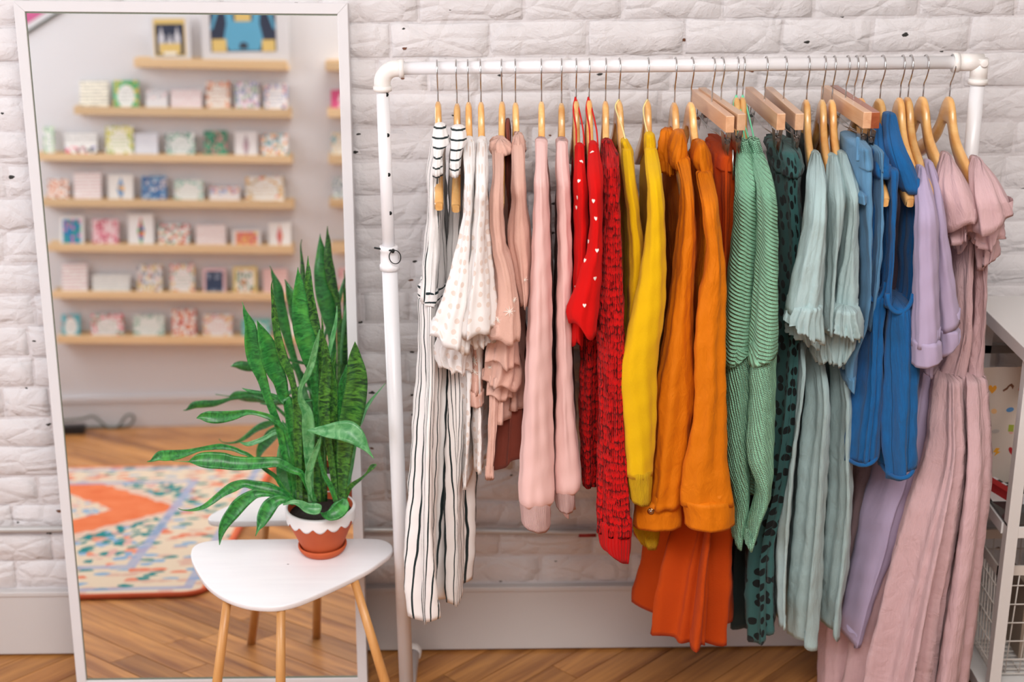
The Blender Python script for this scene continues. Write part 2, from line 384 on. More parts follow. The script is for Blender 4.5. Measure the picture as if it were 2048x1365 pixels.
# right corner
tube('elbow_fitting', [(XR-.05, YR, ZR), (XR+.006, YR, ZR)], .0178, M['fitting'], rk, 24)
tube('elbow_fitting', [(XR, YR, ZR+.008), (XR, YR, ZR-.04)], .0178, M['fitting'], rk, 24)
tube('fitting_lip', [(XR-.056, YR, ZR), (XR-.044, YR, ZR)], .0203, M['fitting'], rk, 24); tube('fitting_lip', [(XR, YR, ZR-.034), (XR, YR, ZR-.045)], .0203, M['fitting'], rk, 24)
tube('plug', [(XR+.004, YR-.014, ZR), (XR+.004, YR-.0205, ZR), (XR+.004, YR-.0215, ZR)], [.0085, .0085, .006], M['fitting'], rk, 16)
zc = float(at(776, 515, YR)[2])
for X in (XL, XR):
    tube('upper_post', [(X, YR, zc-.05), (X, YR, ZR-.02)], R1 if X == XL else .0150, M['pipe'], rk, 24)
    tube('lower_post', [(X, YR, .03), (X, YR, zc-.02)], R2, M['pipe'], rk, 24)
    V, F = lathev([(R1, .026), (.0195, .026), (.0195, .015), (.0178, .013), (.0192, .004), (.0192, -.014), (.0213, -.016), (.0213, -.027), (R2, -.028)], (X, YR, zc), 28)
    mk('coupling', V, F, M['pipe'], rk)
    tube('foot_pipe', [(X, YR-.24, .0335), (X, YR+.225, .0335)], R2, M['pipe'], rk, 20)
    tube('tee_fitting', [(X, YR-.04, .0335), (X, YR+.04, .0335)], .0205, M['fitting'], rk, 20)
    for s in (-1, 1):
        V, F = lathev([(R2+.0005, -.02), (.021, -.02), (.022, 0), (.019, .008), (.010, .012), (.0, .013)], (0, 0, 0), 24)
        V = [(X+x, YR+s*(.232+z) - (0 if s > 0 else 0), .0335+y) for x, y, z in V]; mk('end_cap', V, F, M['fitting'], rk)
# pin holes on the left post
for (x, y) in ((773, 190), (775, 271), (777, 350), (780, 427)):
    p = at(x, y, YR-.0125); c = p[0]-XL; yy = YR-math.sqrt(max(1e-6, R1**2-c*c))
    mk('pin_hole', *tubev([(p[0], yy+.0015, p[2]), (p[0], yy-.0004, p[2])], .0042, 14), M['black'], rk)
# locking pin with ring
pz = zc+.009
p1 = at(749, 496, YR); p2 = at(786, 502, YR-.022)
tube('locking_pin', [tuple(p1), tuple(p2)], .0022, M['black'], rk, 10)
rc = at(790, 514.5, YR-.026)
rg = [(rc[0]+.0125*math.cos(t), rc[1]-.002*math.cos(t), rc[2]+.0150*math.sin(t)) for t in np.linspace(math.radians(115), math.radians(115+350), 30)]
tube('pin_ring', rg, .0011, M['black'], rk, 8)
tube('pin_head', [(p2[0], p2[1]+.004, p2[2]), (p2[0], p2[1]-.006, p2[2])], .0038, M['black'], rk, 12)

# ------------------------------------------------------------------ hangers
ah = wood('beech_hanger', hexc(222, 152, 78), hexc(246, 200, 130), .7, 'Y', .3, True, .5); M['hanger'] = ah.m
ah = wood('beech_bar', hexc(196, 140, 102), hexc(228, 186, 148), .7, 'Y', .35, True, .25); M['bar'] = ah.m
ah = wood('red_beech_bar', hexc(140, 66, 38), hexc(184, 100, 60), .7, 'Y', .35, True, .25); M['redbar'] = ah.m
def smooth_poly(P, n=6): return crv([(x, 0, z*.95) for x, z in P], n)
TOPE = smooth_poly([(0, 0), (.016, -.005), (.029, -.024), (.042, -.052), (.066, -.080), (.11, -.107), (.16, -.133), (.20, -.156), (.217, -.174)])
BOTE = smooth_poly([(0, -.058), (.012, -.060), (.026, -.075), (.043, -.098), (.07, -.121), (.11, -.147), (.16, -.171), (.195, -.186), (.214, -.191)])
def hanger_geo(yaw, X, zA):
    """wooden shoulders; sections along both arms"""
    n = len(TOPE); V, F = [], []; c, s = math.cos(yaw), math.sin(yaw)
    sec = []
    for sg in (-1, 1):
        for i in (range(n-1, -1, -1) if sg < 0 else range(1, n)):
            t, b = TOPE[i]*np.array([.96, 1, 1]), BOTE[i]*np.array([.96, 1, 1]); so = (t[0]+b[0])/2; th = .0062+.0026*(so/.2)
            if i == n-1: th *= .75
            sec.append((sg, t, b, th))
    K = 8
    for sg, t, b, th in sec:
        for (w, f) in ((-1, .0+.12), (-1, .5), (-1, .88), (-.5, 1), (.5, 1), (1, .88), (1, .5), (1, .12)):
            w *= 1
            l = sg*(t[0]*(1-f)+b[0]*f); z = t[2]*(1-f)+b[2]*f
            V.append((X+w*th*c+l*s*-1*-1, YR+l*c - w*th*s*0, zA+z))
        V.append((X+(-.5)*th*c+sg*t[0]*s, YR+sg*t[0]*c, zA+t[2])); V.append((X+.5*th*c+sg*t[0]*s, YR+sg*t[0]*c, zA+t[2]))
    K = 10
    order = [8, 0, 1, 2, 3, 4, 5, 6, 7, 9]
    for i in range(len(sec)-1):
        for j in range(K): a, b = order[j], order[(j+1) % K]; F.append([i*K+a, i*K+b, (i+1)*K+b, (i+1)*K+a])
    F += [[order[j] for j in range(K)], [(len(sec)-1)*K+order[j] for j in range(K)][::-1]]
    return V, F
def hook_geo(yaw, X, zA, lean=0.):
    s, c = math.sin(yaw), math.cos(yaw)
    P = [(0, zA-ZR-.01), (0, zA-ZR+.012), (.000, (zA-ZR)*.62), (.009, -.031), (.0175, -.014), (.0178, -.001), (.0125, .0105), (.003, .0158), (-.006, .0148), (-.0135, .0085), (-.0172, -.002), (-.0165, -.008)]
    pts = crv([(X+lean*(1-(z/(zA-ZR)) if z < 0 else 1)-l*s, YR-l*c, ZR+z) for l, z in P], 4)
    return tubev(pts, .00155, 8)
HANG = {}
def near_yaw(xa, ya, xn, yn=340, dl=.205):
    A = at(xa, ya, YR); B = at(xn, yn, YR-dl); return math.atan2(A[0]-B[0], dl)   # arm towards camera: X-l*sin... sign below
def shirt_hanger(xa, ya, xn, label, group='wooden shirt hangers on the rail'):
    A = at(xa, ya, YR); zA = float(A[2]); X = float(A[0]); yaw = near_yaw(xa, ya, xn)
    t = thing('wooden_hanger', label, 'hanger', (X, YR, ZR), group)
    o = mk('shoulders', *hanger_geo(yaw, X, zA), M['hanger'], t); nf_ = len(o.data.polygons)
    for q in (nf_-1, nf_-2): o.data.polygons[q].use_smooth = False
    hy = yaw
    mk('hook', *hook_geo(hy, X, zA), M['chrome'], t)
    return t
def clip_hanger(xa, ya, xn, label, mat='bar', clips=((-.135), (.135)), drop=.05, L=.165):
    """straight bar hanger: ya = top of bar at hook, xn = near end"""
    A = at(xa, ya, YR); zA = float(A[2]); X = float(A[0]); B = at(xn, ya+30, YR-L); yaw = math.atan2(A[0]-B[0], L)
    s, c = math.sin(yaw), math.cos(yaw)
    t = thing('clip_hanger', label, 'hanger', (X, YR, ZR), 'straight wooden clip hangers on the rail')
    def T(l, w_, z): return (X+w_*c+l*s, YR+l*c-w_*s, zA+z)
    hw = .0085
    V = [T(-L, -hw, -.033), T(-L, hw, -.033), T(L, hw, -.033), T(L, -hw, -.033), T(-L, -hw, 0), T(-L, hw, 0), T(L, hw, 0), T(L, -hw, 0)]
    mk('bar', V, BF, M[mat], t, smooth=False, bevel=.0012)
    mk('hook', *hook_geo(yaw, X, zA), M['chrome'], t)
    mk('clip_wire', *join([tubev([T(-L+.03, 0, -.03), T(-L+.028, 0, -drop-.012)], .0012, 6), tubev([T(L-.03, 0, -.03), T(L-.028, 0, -drop-.012)], .0012, 6), tubev([T(-L+.02, 0, -drop), T(0, 0, -drop-.008), T(L-.02, 0, -drop)], .0012, 6)]), M['chrome'], t)
    for l in clips:
        parts = []
        for sg in (-1, 1):
            P = [T(l-.013, sg*.0085, -drop+.014), T(l+.013, sg*.0085, -drop+.014), T(l+.013, sg*.0072, -drop+.014), T(l-.013, sg*.0072, -drop+.014),
                 T(l-.013, sg*.0035, -drop-.024), T(l+.013, sg*.0035, -drop-.024), T(l+.013, sg*.0022, -drop-.024), T(l-.013, sg*.0022, -drop-.034)]
            parts.append((P, BF))
        parts.append(tubev([T(l-.012, 0, -drop-.006), T(l+.012, 0, -drop-.006)], .0042, 10))
        mk('clip', *join(parts), M['clip'], t, smooth=False)
    return t, T
M['clip'] = basic('clip_steel', (.52, .50, .48), .25, 1)

# ------------------------------------------------------------------ cloth
def resample(rows, step=.012):
    R = []
    for r in rows:
        y, xl, xr, Yc = r[:4]; a, b = at(xl, y, Yc), at(xr, y, Yc)
        R.append(((a[2]+b[2])/2, (a[0]+b[0])/2, abs(b[0]-a[0])/2, Yc, r[4]))
    R = np.array(R); z = R[:, 0]
    t = np.concatenate([[0], np.cumsum(np.maximum(.001, -np.diff(z)))]); n = max(10, int(t[-1]/step))
    # denser catmull-rom sampling
    P = crv([tuple(r) for r in R], 8); P = np.array(P); tz = np.concatenate([[0], np.cumsum(np.maximum(1e-4, np.abs(np.diff(P[:, 0]))))])
    u = np.linspace(0, tz[-1], n); out = np.stack([np.interp(u, tz, P[:, k]) for k in range(5)], 1)
    out[:, 2] = np.maximum(out[:, 2], .002); out[:, 4] = np.maximum(out[:, 4], .003)
    return out
def yprof(rows, Y, b, top=None, drop=60):
    """give rows a depth: along the hanger arm from the neck to the shoulder tip, then hanging"""
    out = []; y0 = rows[0][0]
    for r in rows:
        if len(r) >= 5: out.append(tuple(r[:5])); continue
        Yc = r[3] if len(r) == 4 else Y; bb = b
        if top is not None and len(r) == 3:
            f = min(1, (r[0]-y0)/drop); Yc = top*(1-f)+Y*f; bb = b*(.75+.25*f)
        out.append((r[0], r[1], r[2], Yc, bb))
    return out
def loft(name, rows, mat, parent=None, Y=2.72, b=.035, top=None, drop=60, nf=4, amp=.004, amp0=.15, seed=0, slant=0, hemw=(0, 3), nu=64, sharp=.6, cap=True, open_=False, step=.012, wig=.0015, pexp=2.0, **p):
    rg = random.Random(seed*7+13); R = resample(yprof(rows, Y, b, top, drop), step); n = len(R)
    th = np.linspace(0, 2*np.pi, nu+1)+np.pi/2; v = np.linspace(0, 1, n)
    p1, p2, p3, p4 = [rg.uniform(0, 6.28) for _ in range(4)]
    T, Vv = np.meshgrid(th, v)
    z, cx, a, cy, bb = [R[:, k][:, None] for k in range(5)]
    W = T+.30*np.sin(2*T+p1)+.18*np.sin(3*T+p2)+.25*np.sin(2.2*Vv+p3)*(1 if nf < 9 else .4)
    f1 = np.sin(nf*W+p4); f1 = 1-2*np.abs(np.sin(nf*W/2+p4))**sharp if sharp else f1
    f2 = np.sin((nf*2+1)*W+p2+3*Vv)
    g = amp*(amp0+(1-amp0)*np.clip(Vv*1.3, 0, 1)**.8)
    lim = np.minimum(g, .42*np.minimum(a, bb*1.3)+.0006)
    ct, st = np.cos(T), np.sin(T)
    sg = lambda q: np.sign(q)*np.abs(q)**(2/pexp)
    nx, ny = ct/np.maximum(a, .004), st/np.maximum(bb, .004); nn = np.hypot(nx, ny)
    dsp = lim*(f1+.35*f2) + wig*np.sin(37*Vv*(z[0, 0]-z[-1, 0])+5*T+p1)*np.sin(61*Vv*(z[0, 0]-z[-1, 0])-3*T+p2)
    X = cx+a*sg(ct)+dsp*nx/nn; Yy = cy+bb*sg(st)+dsp*ny/nn
    Z = z+0*T
    sl = slant*(1/930.)                      # hem lower on the right for positive slant
    Z = Z-(sl*ct*Vv**3)-hemw[0]*np.sin(hemw[1]*T+p3)*Vv**4
    per = 2*np.pi*np.sqrt((a**2+bb**2)/2).mean()*1.15
    U = (np.linspace(0, per, nu+1))[None, :]+0*z; Wv = (z[0]-z)+0*T
    rings = [(X[i], Yy[i], Z[i], U[i], Wv[i]) for i in range(n)]
    def scaled(i, s, dz): x, y, zz, uu, ww = rings[i]; mx, my = x[:-1].mean(), y[:-1].mean(); return (mx+(x-mx)*s, my+(y-my)*s, zz+dz, uu, ww-dz)
    if cap: pre = [scaled(0, .02, .006), scaled(0, .6, .0052), scaled(0, .88, .003)]
    else: pre = [scaled(0, .8, -.03), scaled(0, .9, -.004)]
    h = min(.03, (z[0, 0]-z[-1, 0])*.3)
    post = [scaled(n-1, .96, .0006), scaled(n-1, .93, h), ] + ([] if open_ else [scaled(n-1, .02, h*1.1)])
    rings = pre+rings+post; m = len(rings); k = nu+1
    V = np.concatenate([np.stack([r[0], r[1], r[2]], 1) for r in rings]); UV = np.concatenate([np.stack([r[3], r[4]], 1) for r in rings])
    # close the seam exactly
    for i in range(m): V[i*k+nu] = V[i*k]
    i, j = np.meshgrid(np.arange(m-1), np.arange(nu), indexing='ij'); i, j = i.ravel(), j.ravel()
    F = np.stack([i*k+j, (i+1)*k+j, (i+1)*k+j+1, i*k+j+1], 1)
    o = mk(name, V, F.tolist(), mat, parent, uv=UV, **p)
    bm = bmesh.new(); bm.from_mesh(o.data); bmesh.ops.remove_doubles(bm, verts=bm.verts, dist=1e-6); bm.normal_update(); bm.to_mesh(o.data); bm.free()
    o.data.polygons.foreach_set('use_smooth', [True]*len(o.data.polygons))
    return o
def garment(name, label, cat, xa, group=None):
    P = at(xa, 300, YR); return thing(name, label, cat, (P[0], YR, float(P[2])), group)
def body(t, xa, y0, y1, mat, w0=12, w1=26, Y=2.965, front=.19, nf=7, amp=.010, seed=1, name='body', tilt=0, drop=90, b1=None, **p):
    """torso of a hung top: a deep slim tube following both hanger arms down to the hem"""
    b1 = b1 or front+.01
    rows = [(y0, xa-w0*.5, xa+w0*.5, Y, .06), (y0+drop*.45, xa-w0*.85, xa+w0*.85, Y, front*.62), (y0+drop, xa-w0, xa+w0, Y, front), ((y0+y1)/2, xa-(w0+w1)/2+tilt*.5, xa+(w0+w1)/2+tilt*.5, Y, b1), (y1, xa-w1+tilt, xa+w1+tilt, Y, b1)]
    return loft(name, rows, mat, t, nf=nf, amp=amp, seed=seed, **p)
def surf_hit(objs, x, y):
    """first point of given meshes seen through a photo pixel (used to sew small things onto cloth)"""
    d = Vector(ray(x, y)).normalized(); best = None
    for o in objs:
        Lo = Vector(ORI[o.name]); bv = BV.get(o.name)
        if bv is None: me = o.data; bv = BV[o.name] = BVHTree.FromPolygons([v.co+Lo for v in me.vertices], [tuple(q.vertices) for q in me.polygons])
        h = bv.ray_cast(Vector(ORG), d)
        if h[0] is not None and (best is None or h[3] < best[3]): best = h
    return best
BV = {}
def decal(name, objs, x, y, outl, size, mat, parent, lift=.0012):
    h = surf_hit(objs, x, y)
    if h is None: return None
    P, N = h[0], h[1]
    if N.dot(Vector(ray(x, y))) > 0: N = -N
    r = Vector((0, 0, 1)).cross(N).normalized(); u = N.cross(r)
    n = len(outl); V = [tuple(P+r*(a*size)+u*(b*size)+N*lift) for a, b in outl]+[tuple(P+r*(a*size)+u*(b*size)-N*.0008) for a, b in outl]
    F = [list(range(n)), list(range(n, 2*n))[::-1]]+[[i, i+n, (i+1) % n+n, (i+1) % n] for i in range(n)]
    return mk(name, V, F, mat, parent, smooth=False)
HEART = [(0, -.55), (.32, -.15), (.42, .15), (.32, .38), (.12, .36), (0, .15), (-.12, .36), (-.32, .38), (-.42, .15), (-.32, -.15)]
DAISY = [((.5 if i % 2 == 0 else .09)*math.cos(math.pi*i/8), (.5 if i % 2 == 0 else .09)*math.sin(math.pi*i/8)) for i in range(16)]

C = {}
C['white'] = hexc(240, 236, 234); C['ink'] = hexc(22, 38, 40)
C['dot'] = hexc(226, 210, 200); C['blush'] = hexc(222, 178, 162); C['rosepink'] = hexc(234, 192, 186)
C['rust'] = hexc(128, 62, 48); C['red'] = hexc(206, 14, 12); C['redk'] = hexc(196, 12, 12)
C['yellow'] = hexc(226, 178, 8); C['orange'] = hexc(214, 116, 6); C['burnt'] = hexc(184, 66, 8)
C['mint'] = hexc(166, 232, 192); C['teal'] = hexc(52, 92, 90); C['dark'] = hexc(30, 44, 44)
C['sage'] = hexc(160, 182, 182); C['denim'] = hexc(92, 140, 176); C['blue'] = hexc(22, 92, 150)
C['lav'] = hexc(178, 162, 190); C['mauve'] = hexc(196, 162, 164)
MF = dict(
 stripe=fabric('ink_striped_cotton', C['white'], 'stripe', .4, s=.0085, col2=C['ink'], rough=.85),
 stripewide=fabric('wide_striped_cotton', C['white'], 'stripe', .4, s=.015, col2=C['ink']),
 stripeh=fabric('ink_striped_band', C['white'], 'stripe', .3, s=.0085, col2=C['ink'], horizontal=True),
 dotted=fabric('dotted_white_cotton', C['white'], 'dots', .45, s=42., r=.24, rnd=.35, col2=C['dot']),
 blush=fabric('blush_crepe', C['blush'], 'rough', .5), sweat=fabric('pink_sweatshirt_fleece', C['rosepink'], 'plain', .25),
 sweatrib=fabric('pink_ribbed_cuff', C['rosepink'], 'rib', .2, s=120.), rust=fabric('rust_brown_cotton', C['rust'], 'plain', .5),
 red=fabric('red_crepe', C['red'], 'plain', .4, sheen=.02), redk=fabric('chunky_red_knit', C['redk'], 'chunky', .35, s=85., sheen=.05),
 redrib=fabric('red_knit_cuff', C['redk'], 'rib', .4, s=38., sheen=.05),
 yellow=fabric('mustard_knit', C['yellow'], 'rough', .3, sheen=.05), yelrib=fabric('mustard_ribbed_cuff', C['yellow'], 'rib', .25, s=95., sheen=.05),
 orange=fabric('orange_twill', C['orange'], 'plain', .95, rough=.62, sheen=.02, fine=.9), burnt=fabric('burnt_orange_crepe', C['burnt'], 'rough', .4, sheen=.03),
 mint=fabric('mint_knit', C['mint'], 'diag', .3, s=42., rot=1.25), mintrib=fabric('mint_fine_rib', C['mint'], 'diag', .3, s=40., rot=.35),
 teal=fabric('dotted_dark_green_satin', C['teal'], 'dots', .55, s=40., r=.30, rnd=.7, asp=.85, col2=hexc(14, 20, 20)),
 dark=fabric('black_green_cotton', C['dark'], 'denim', .4), sage=fabric('sage_seersucker', C['sage'], 'linen', .9, fine=.8),
 denim=fabric('light_denim', C['denim'], 'denim', .45, s=.05), blue=fabric('quilted_blue_cotton', C['blue'], 'denim', .9, fine=.7, seam=1, s=.045),
 lav=fabric('lavender_jersey', C['lav'], 'plain', .35), mauve=fabric('mauve_linen', C['mauve'], 'linen', 1., fine=.9))
M['cream'] = basic('cream_ribbon', hexc(232, 216, 150), .6); M['redstrap'] = basic('red_ribbon', C['red'], .6); M['mintstrap'] = basic('mint_ribbon', hexc(120, 214, 170), .6)
M['thread'] = basic('white_embroidery', hexc(240, 236, 228), .7); M['snap'] = basic('brass_snap', hexc(170, 130, 95), .3, 1)

# wooden hangers: apex pixel x, y; near tip x
HL = [
 (876, 203, 876, 'first hanger by the left post, bare tip poking from the first striped dress'),
 (914, 207, 910, 'second hanger from the left post, bare tip poking from the second striped dress'),
 (937, 204, 938, 'hanger holding the left one of the two white dotted blouses'),
 (962, 204, 963, 'hanger holding the white dotted blouse next to the blush blouses'),
 (1004, 203, 999, 'hanger above the blush blouse with the wide ruffled neck'),
 (1031, 205, 1036, 'hanger above the blush blouse next to the pink sweatshirts'),
 (1083, 203, 1083, 'hanger holding the left pink sweatshirt with the longest sleeve'),
 (1123, 206, 1126, 'hanger holding the right pink sweatshirt next to the red blouses'),
 (1152, 199, 1159, 'hanger with red loop straps beside the pink sweatshirt'),
 (1178, 198, 1188, 'hanger with a red strap holding the heart-dotted blouse in front'),
 (1211, 202, 1217, 'hanger holding the chunky red knitted sweater'),
 (1238, 200, 1262, 'hanger with a cream loop holding the slimmer mustard cardigan'),
 (1295, 200, 1311, 'hanger with a cream loop holding the wider mustard sweater'),
 (1349, 205, 1376, 'hanger holding the left orange jacket beside the mustard sweater'),
 (1382, 204, 1425, 'hanger holding the right orange jacket beside the rust skirt'),
 (1473, 193, 1492, 'hanger inside the left mint knitted sweater with green strap'),
 (1485, 193, 1508, 'hanger inside the right mint knitted sweater with green loop'),
 (1613, 199, 1640, 'hanger holding the leftmost sage blouse beside the dotted skirt'),
 (1645, 199, 1672, 'hanger holding the middle one of the three sage blouses'),
 (1664, 199, 1699, 'hanger holding the sage blouse next to the pale jeans'),
 (1723, 196, 1775, 'hanger in the left blue vest, bare tip poking out below its shoulder'),
 (1760, 197, 1826, 'hanger in the right blue vest, bare tip poking out beside the lavender top'),
 (1800, 195, 1848, 'hanger holding the front lavender top with turned cuff'),
 (1816, 194, 1868, 'hanger pressed behind its twin, holding the rear lavender top'),
 (1846, 193, 1914, 'second hanger from the right post, holding a mauve ruffled dress'),
 (1899, 193, 1966, 'hanger nearest the right post, wide shoulders in view above mauve ruffles'),
]
for xa, ya, xn, lb in HL: shirt_hanger(xa, ya, xn, 'varnished wooden '+lb)

# --- two striped dresses
for gi, (xa, lab, strap, bod, yhem, skl, Yf) in enumerate([
  (876, 'black and white striped long dress nearest the left post, ragged pointed hem', [(252, 867, 893), (272, 864, 898), (288, 865, 900), (300, 866, 888), (330, 866, 886), (350, 867, 887)],
   [(262, 866, 893), (345, 852, 892), (403, 854, 893), (455, 850, 894), (506, 842, 896), (560, 841, 892), (579, 838, 893)], 1178,
   [(582, 838, 893), (640, 838, 893), (720, 837, 896), (832, 829, 895), (985, 821, 893), (1084, 818, 892), (1150, 820, 890), (1178, 828, 888)], 2.80),
  (914, 'black and white striped long dress second from the left post, turned-up hem corner', [(256, 902, 930), (275, 899, 934), (290, 900, 932), (302, 901, 925), (330, 900, 922), (350, 900, 921)],
   [(264, 902, 928), (345, 897, 932), (403, 898, 932), (455, 896, 930), (506, 893, 930), (560, 890, 928), (579, 888, 928)], 1150,
   [(582, 886, 926), (640, 888, 930), (720, 890, 938), (832, 892, 943), (985, 890, 946), (1084, 889, 946), (1145, 892, 940)], 2.86)]):
    g = garment('striped_dress', lab, 'dress', xa, 'striped dresses at the left end')
    loft('shoulder', strap, MF['stripeh'], g, Y=2.745, b=.03, top=2.80, drop=80, nf=2, amp=.002, seed=gi)
    loft('bodice', [(r[0], r[1], r[2], Yf+.07, .05+.05*min(1, (r[0]-255)/100)) for r in bod], MF['stripewide'], g, nf=5, amp=.006, seed=3+gi)
    loft('waistband', [(560, bod[-1][1]-1, bod[-1][2]+1, Yf+.07, .105), (583, bod[-1][1]-2, bod[-1][2]+2, Yf+.07, .108)], MF['stripeh'], g, nf=9, amp=.004, amp0=1, seed=5+gi, step=.004)
    loft('skirt', [(r[0], r[1], r[2], Yf+.07, .10+.05*min(1, (r[0]-580)/300)) for r in skl], MF['stripe'], g, nf=7, amp=.016, seed=6+gi, hemw=(.012, 3), amp0=.3, nu=110, sharp=.8)

# --- white dotted blouses
def blouse(nm, lab, cat, grp, xa, y0, hem, sleeve, tiers, mat, bodymat=None, Y=2.715, b=.04, seed=0, collar=None, cmat=None, bw=(11, 22), tilt=0, amp=.006, nf=5, slant=0, top=2.84, hemw=(.004, 5), bodyY=2.965, front=.185):
    if mat is MF['blush']: amp = .003
    g = garment(nm, lab, cat, xa, grp)
    if collar: loft('collar', collar, cmat or mat, g, Y=top+.01, b=.03, nf=2, amp=.0015, seed=seed+9, step=.005)
    s = loft('sleeve', sleeve, mat, g, Y=Y, b=b, top=top, drop=65, nf=nf, amp=amp, seed=seed, slant=slant, hemw=hemw)
    for i, (rows, Yt, bt, nft, sl) in enumerate(tiers): loft('ruffle', rows, mat, g, Y=Yt, b=bt, nf=nft, amp=.007, amp0=.4, seed=seed+20+i, slant=sl, hemw=(.006, nft), step=.006, nu=96)
    if hem: body(g, xa, y0+8, hem, bodymat or mat, bw[0], bw[1], seed=seed+2, tilt=tilt, Y=bodyY, front=front)
    return g, s
G1, s1 = blouse('dotted_blouse', 'white blouse with faint beige dots, flared sleeve hiding the striped dresses', 'blouse', 'white dotted blouses', 937, 282, 905,
  [(285, 927, 949), (315, 927, 949), (367, 930, 948), (425, 927, 947), (454, 922, 946), (513, 908, 945), (586, 889, 943), (630, 875, 938), (685, 861, 938)],
  [([(655, 880, 938), (700, 868, 940), (735, 880, 938)], 2.76, .04, 6, 10)], MF['dotted'], seed=11, collar=[(280, 927, 948), (312, 927, 948)], slant=20, Y=2.69, bw=(11, 20))
G2, s2 = blouse('dotted_blouse', 'white blouse with faint beige dots, second one, tight against the blush blouses', 'blouse', 'white dotted blouses', 962, 282, 880,
  [(285, 953, 974), (308, 952, 975), (367, 950, 975), (403, 950, 975), (454, 945, 976), (498, 940, 981), (568, 929, 988), (623, 918, 993), (662, 914, 994)],
  [([(630, 930, 990), (665, 934, 992), (684, 940, 990)], 2.73, .035, 6, -6)], MF['dotted'], seed=14, collar=[(280, 953, 973), (308, 952, 974)], slant=-8, Y=2.685, bw=(11, 16))
# --- blush blouses with embroidered daisies
G3, s3 = blouse('ruffled_blouse', 'blush crepe blouse with wide ruffled neck and daisies on its tiered sleeve', 'blouse', 'blush blouses', 1004, 282, 786,
  [(300, 985, 1008), (348, 985, 1007), (390, 979, 1007), (425, 976, 1007), (491, 981, 1013), (502, 982, 1018), (520, 985, 1025), (579, 990, 1036), (640, 980, 1040), (674, 970, 1040)],
  [([(640, 975, 1036), (700, 970, 1040), (722, 969, 1041)], 2.75, .04, 4, 10), ([(700, 970, 1036), (740, 968, 1041), (766, 967, 1040)], 2.775, .04, 4, 8), ([(740, 970, 1030), (787, 967, 1024)], 2.80, .04, 4, 8)], MF['blush'], seed=21, slant=8, Y=2.70, bw=(12, 20))
loft('neck_ruffle', [(281, 982, 1018, 2.86, .045), (290, 978, 1028, 2.86, .05), (302, 980, 1027, 2.86, .05), (308, 985, 1012, 2.86, .035)], MF['blush'], G3, nf=9, amp=.004, amp0=1, seed=4, step=.003)
cf = loft('forearm', [(655, 940, 966), (700, 938, 968), (760, 937, 968), (782, 937, 968)], MF['blush'], G3, Y=2.80, b=.03, nf=3, amp=.003, seed=5)
loft('cuff', [(780, 937, 969), (806, 938, 968)], MF['blush'], G3, Y=2.80, b=.031, nf=2, amp=.001, seed=6, step=.005)
loft('neck_tie', [(770, 980, 998), (850, 976, 994), (900, 974, 990), (945, 970, 987), (959, 971, 988)], MF['blush'], G3, Y=2.78, b=.008, nf=2, amp=.001, seed=7)
G4, s4 = blouse('ruffled_blouse', 'blush crepe blouse with puffed shoulder next to the pink sweatshirts', 'blouse', 'blush blouses', 1031, 274, 760,
  [(290, 1025, 1048), (308, 1024, 1049), (366, 1023, 1051), (396, 1024, 1052), (440, 1018, 1058), (469, 1014, 1062), (498, 1018, 1064), (560, 1030, 1063), (605, 1040, 1060)], [], MF['blush'], seed=27, Y=2.74, bw=(12, 20), bodyY=2.99)
loft('neck_ruffle', [(272, 1026, 1046, 2.86, .04), (282, 1024, 1050, 2.86, .045), (298, 1026, 1052, 2.86, .045), (305, 1026, 1048, 2.86, .035)], MF['blush'], G4, nf=7, amp=.004, amp0=1, seed=8, step=.003)
loft('cuff_frill', [(575, 1040, 1058), (606, 1038, 1060)], MF['blush'], G4, Y=2.77, b=.03, nf=5, amp=.004, amp0=1, seed=9, step=.004)
for (x, y, s_) in ((1019, 623, .024), (996, 640, .014), (1028, 601, .014), (949, 722, .022), (950, 744, .018), (1049, 560, .014), (980, 735, .012)):
    decal('embroidered_daisy', [o for o in COL.objects if o.parent in (G3, G4) and o.type == 'MESH'], x, y, DAISY, s_, M['thread'], G3)
# rust garment between
g = garment('rust_shorts', 'dark rust-brown garment hanging hidden between the blush blouses', 'shorts', 1018)
loft('fabric', [(243, 1012, 1020, 2.93, .02), (280, 1010, 1022, 2.94, .06), (420, 1002, 1030, 2.95, .12), (760, 990, 1052, 2.95, .14), (895, 976, 1062, 2.95, .14)], MF['rust'], g, nf=6, amp=.012, seed=31, hemw=(.02, 1), slant=-24)

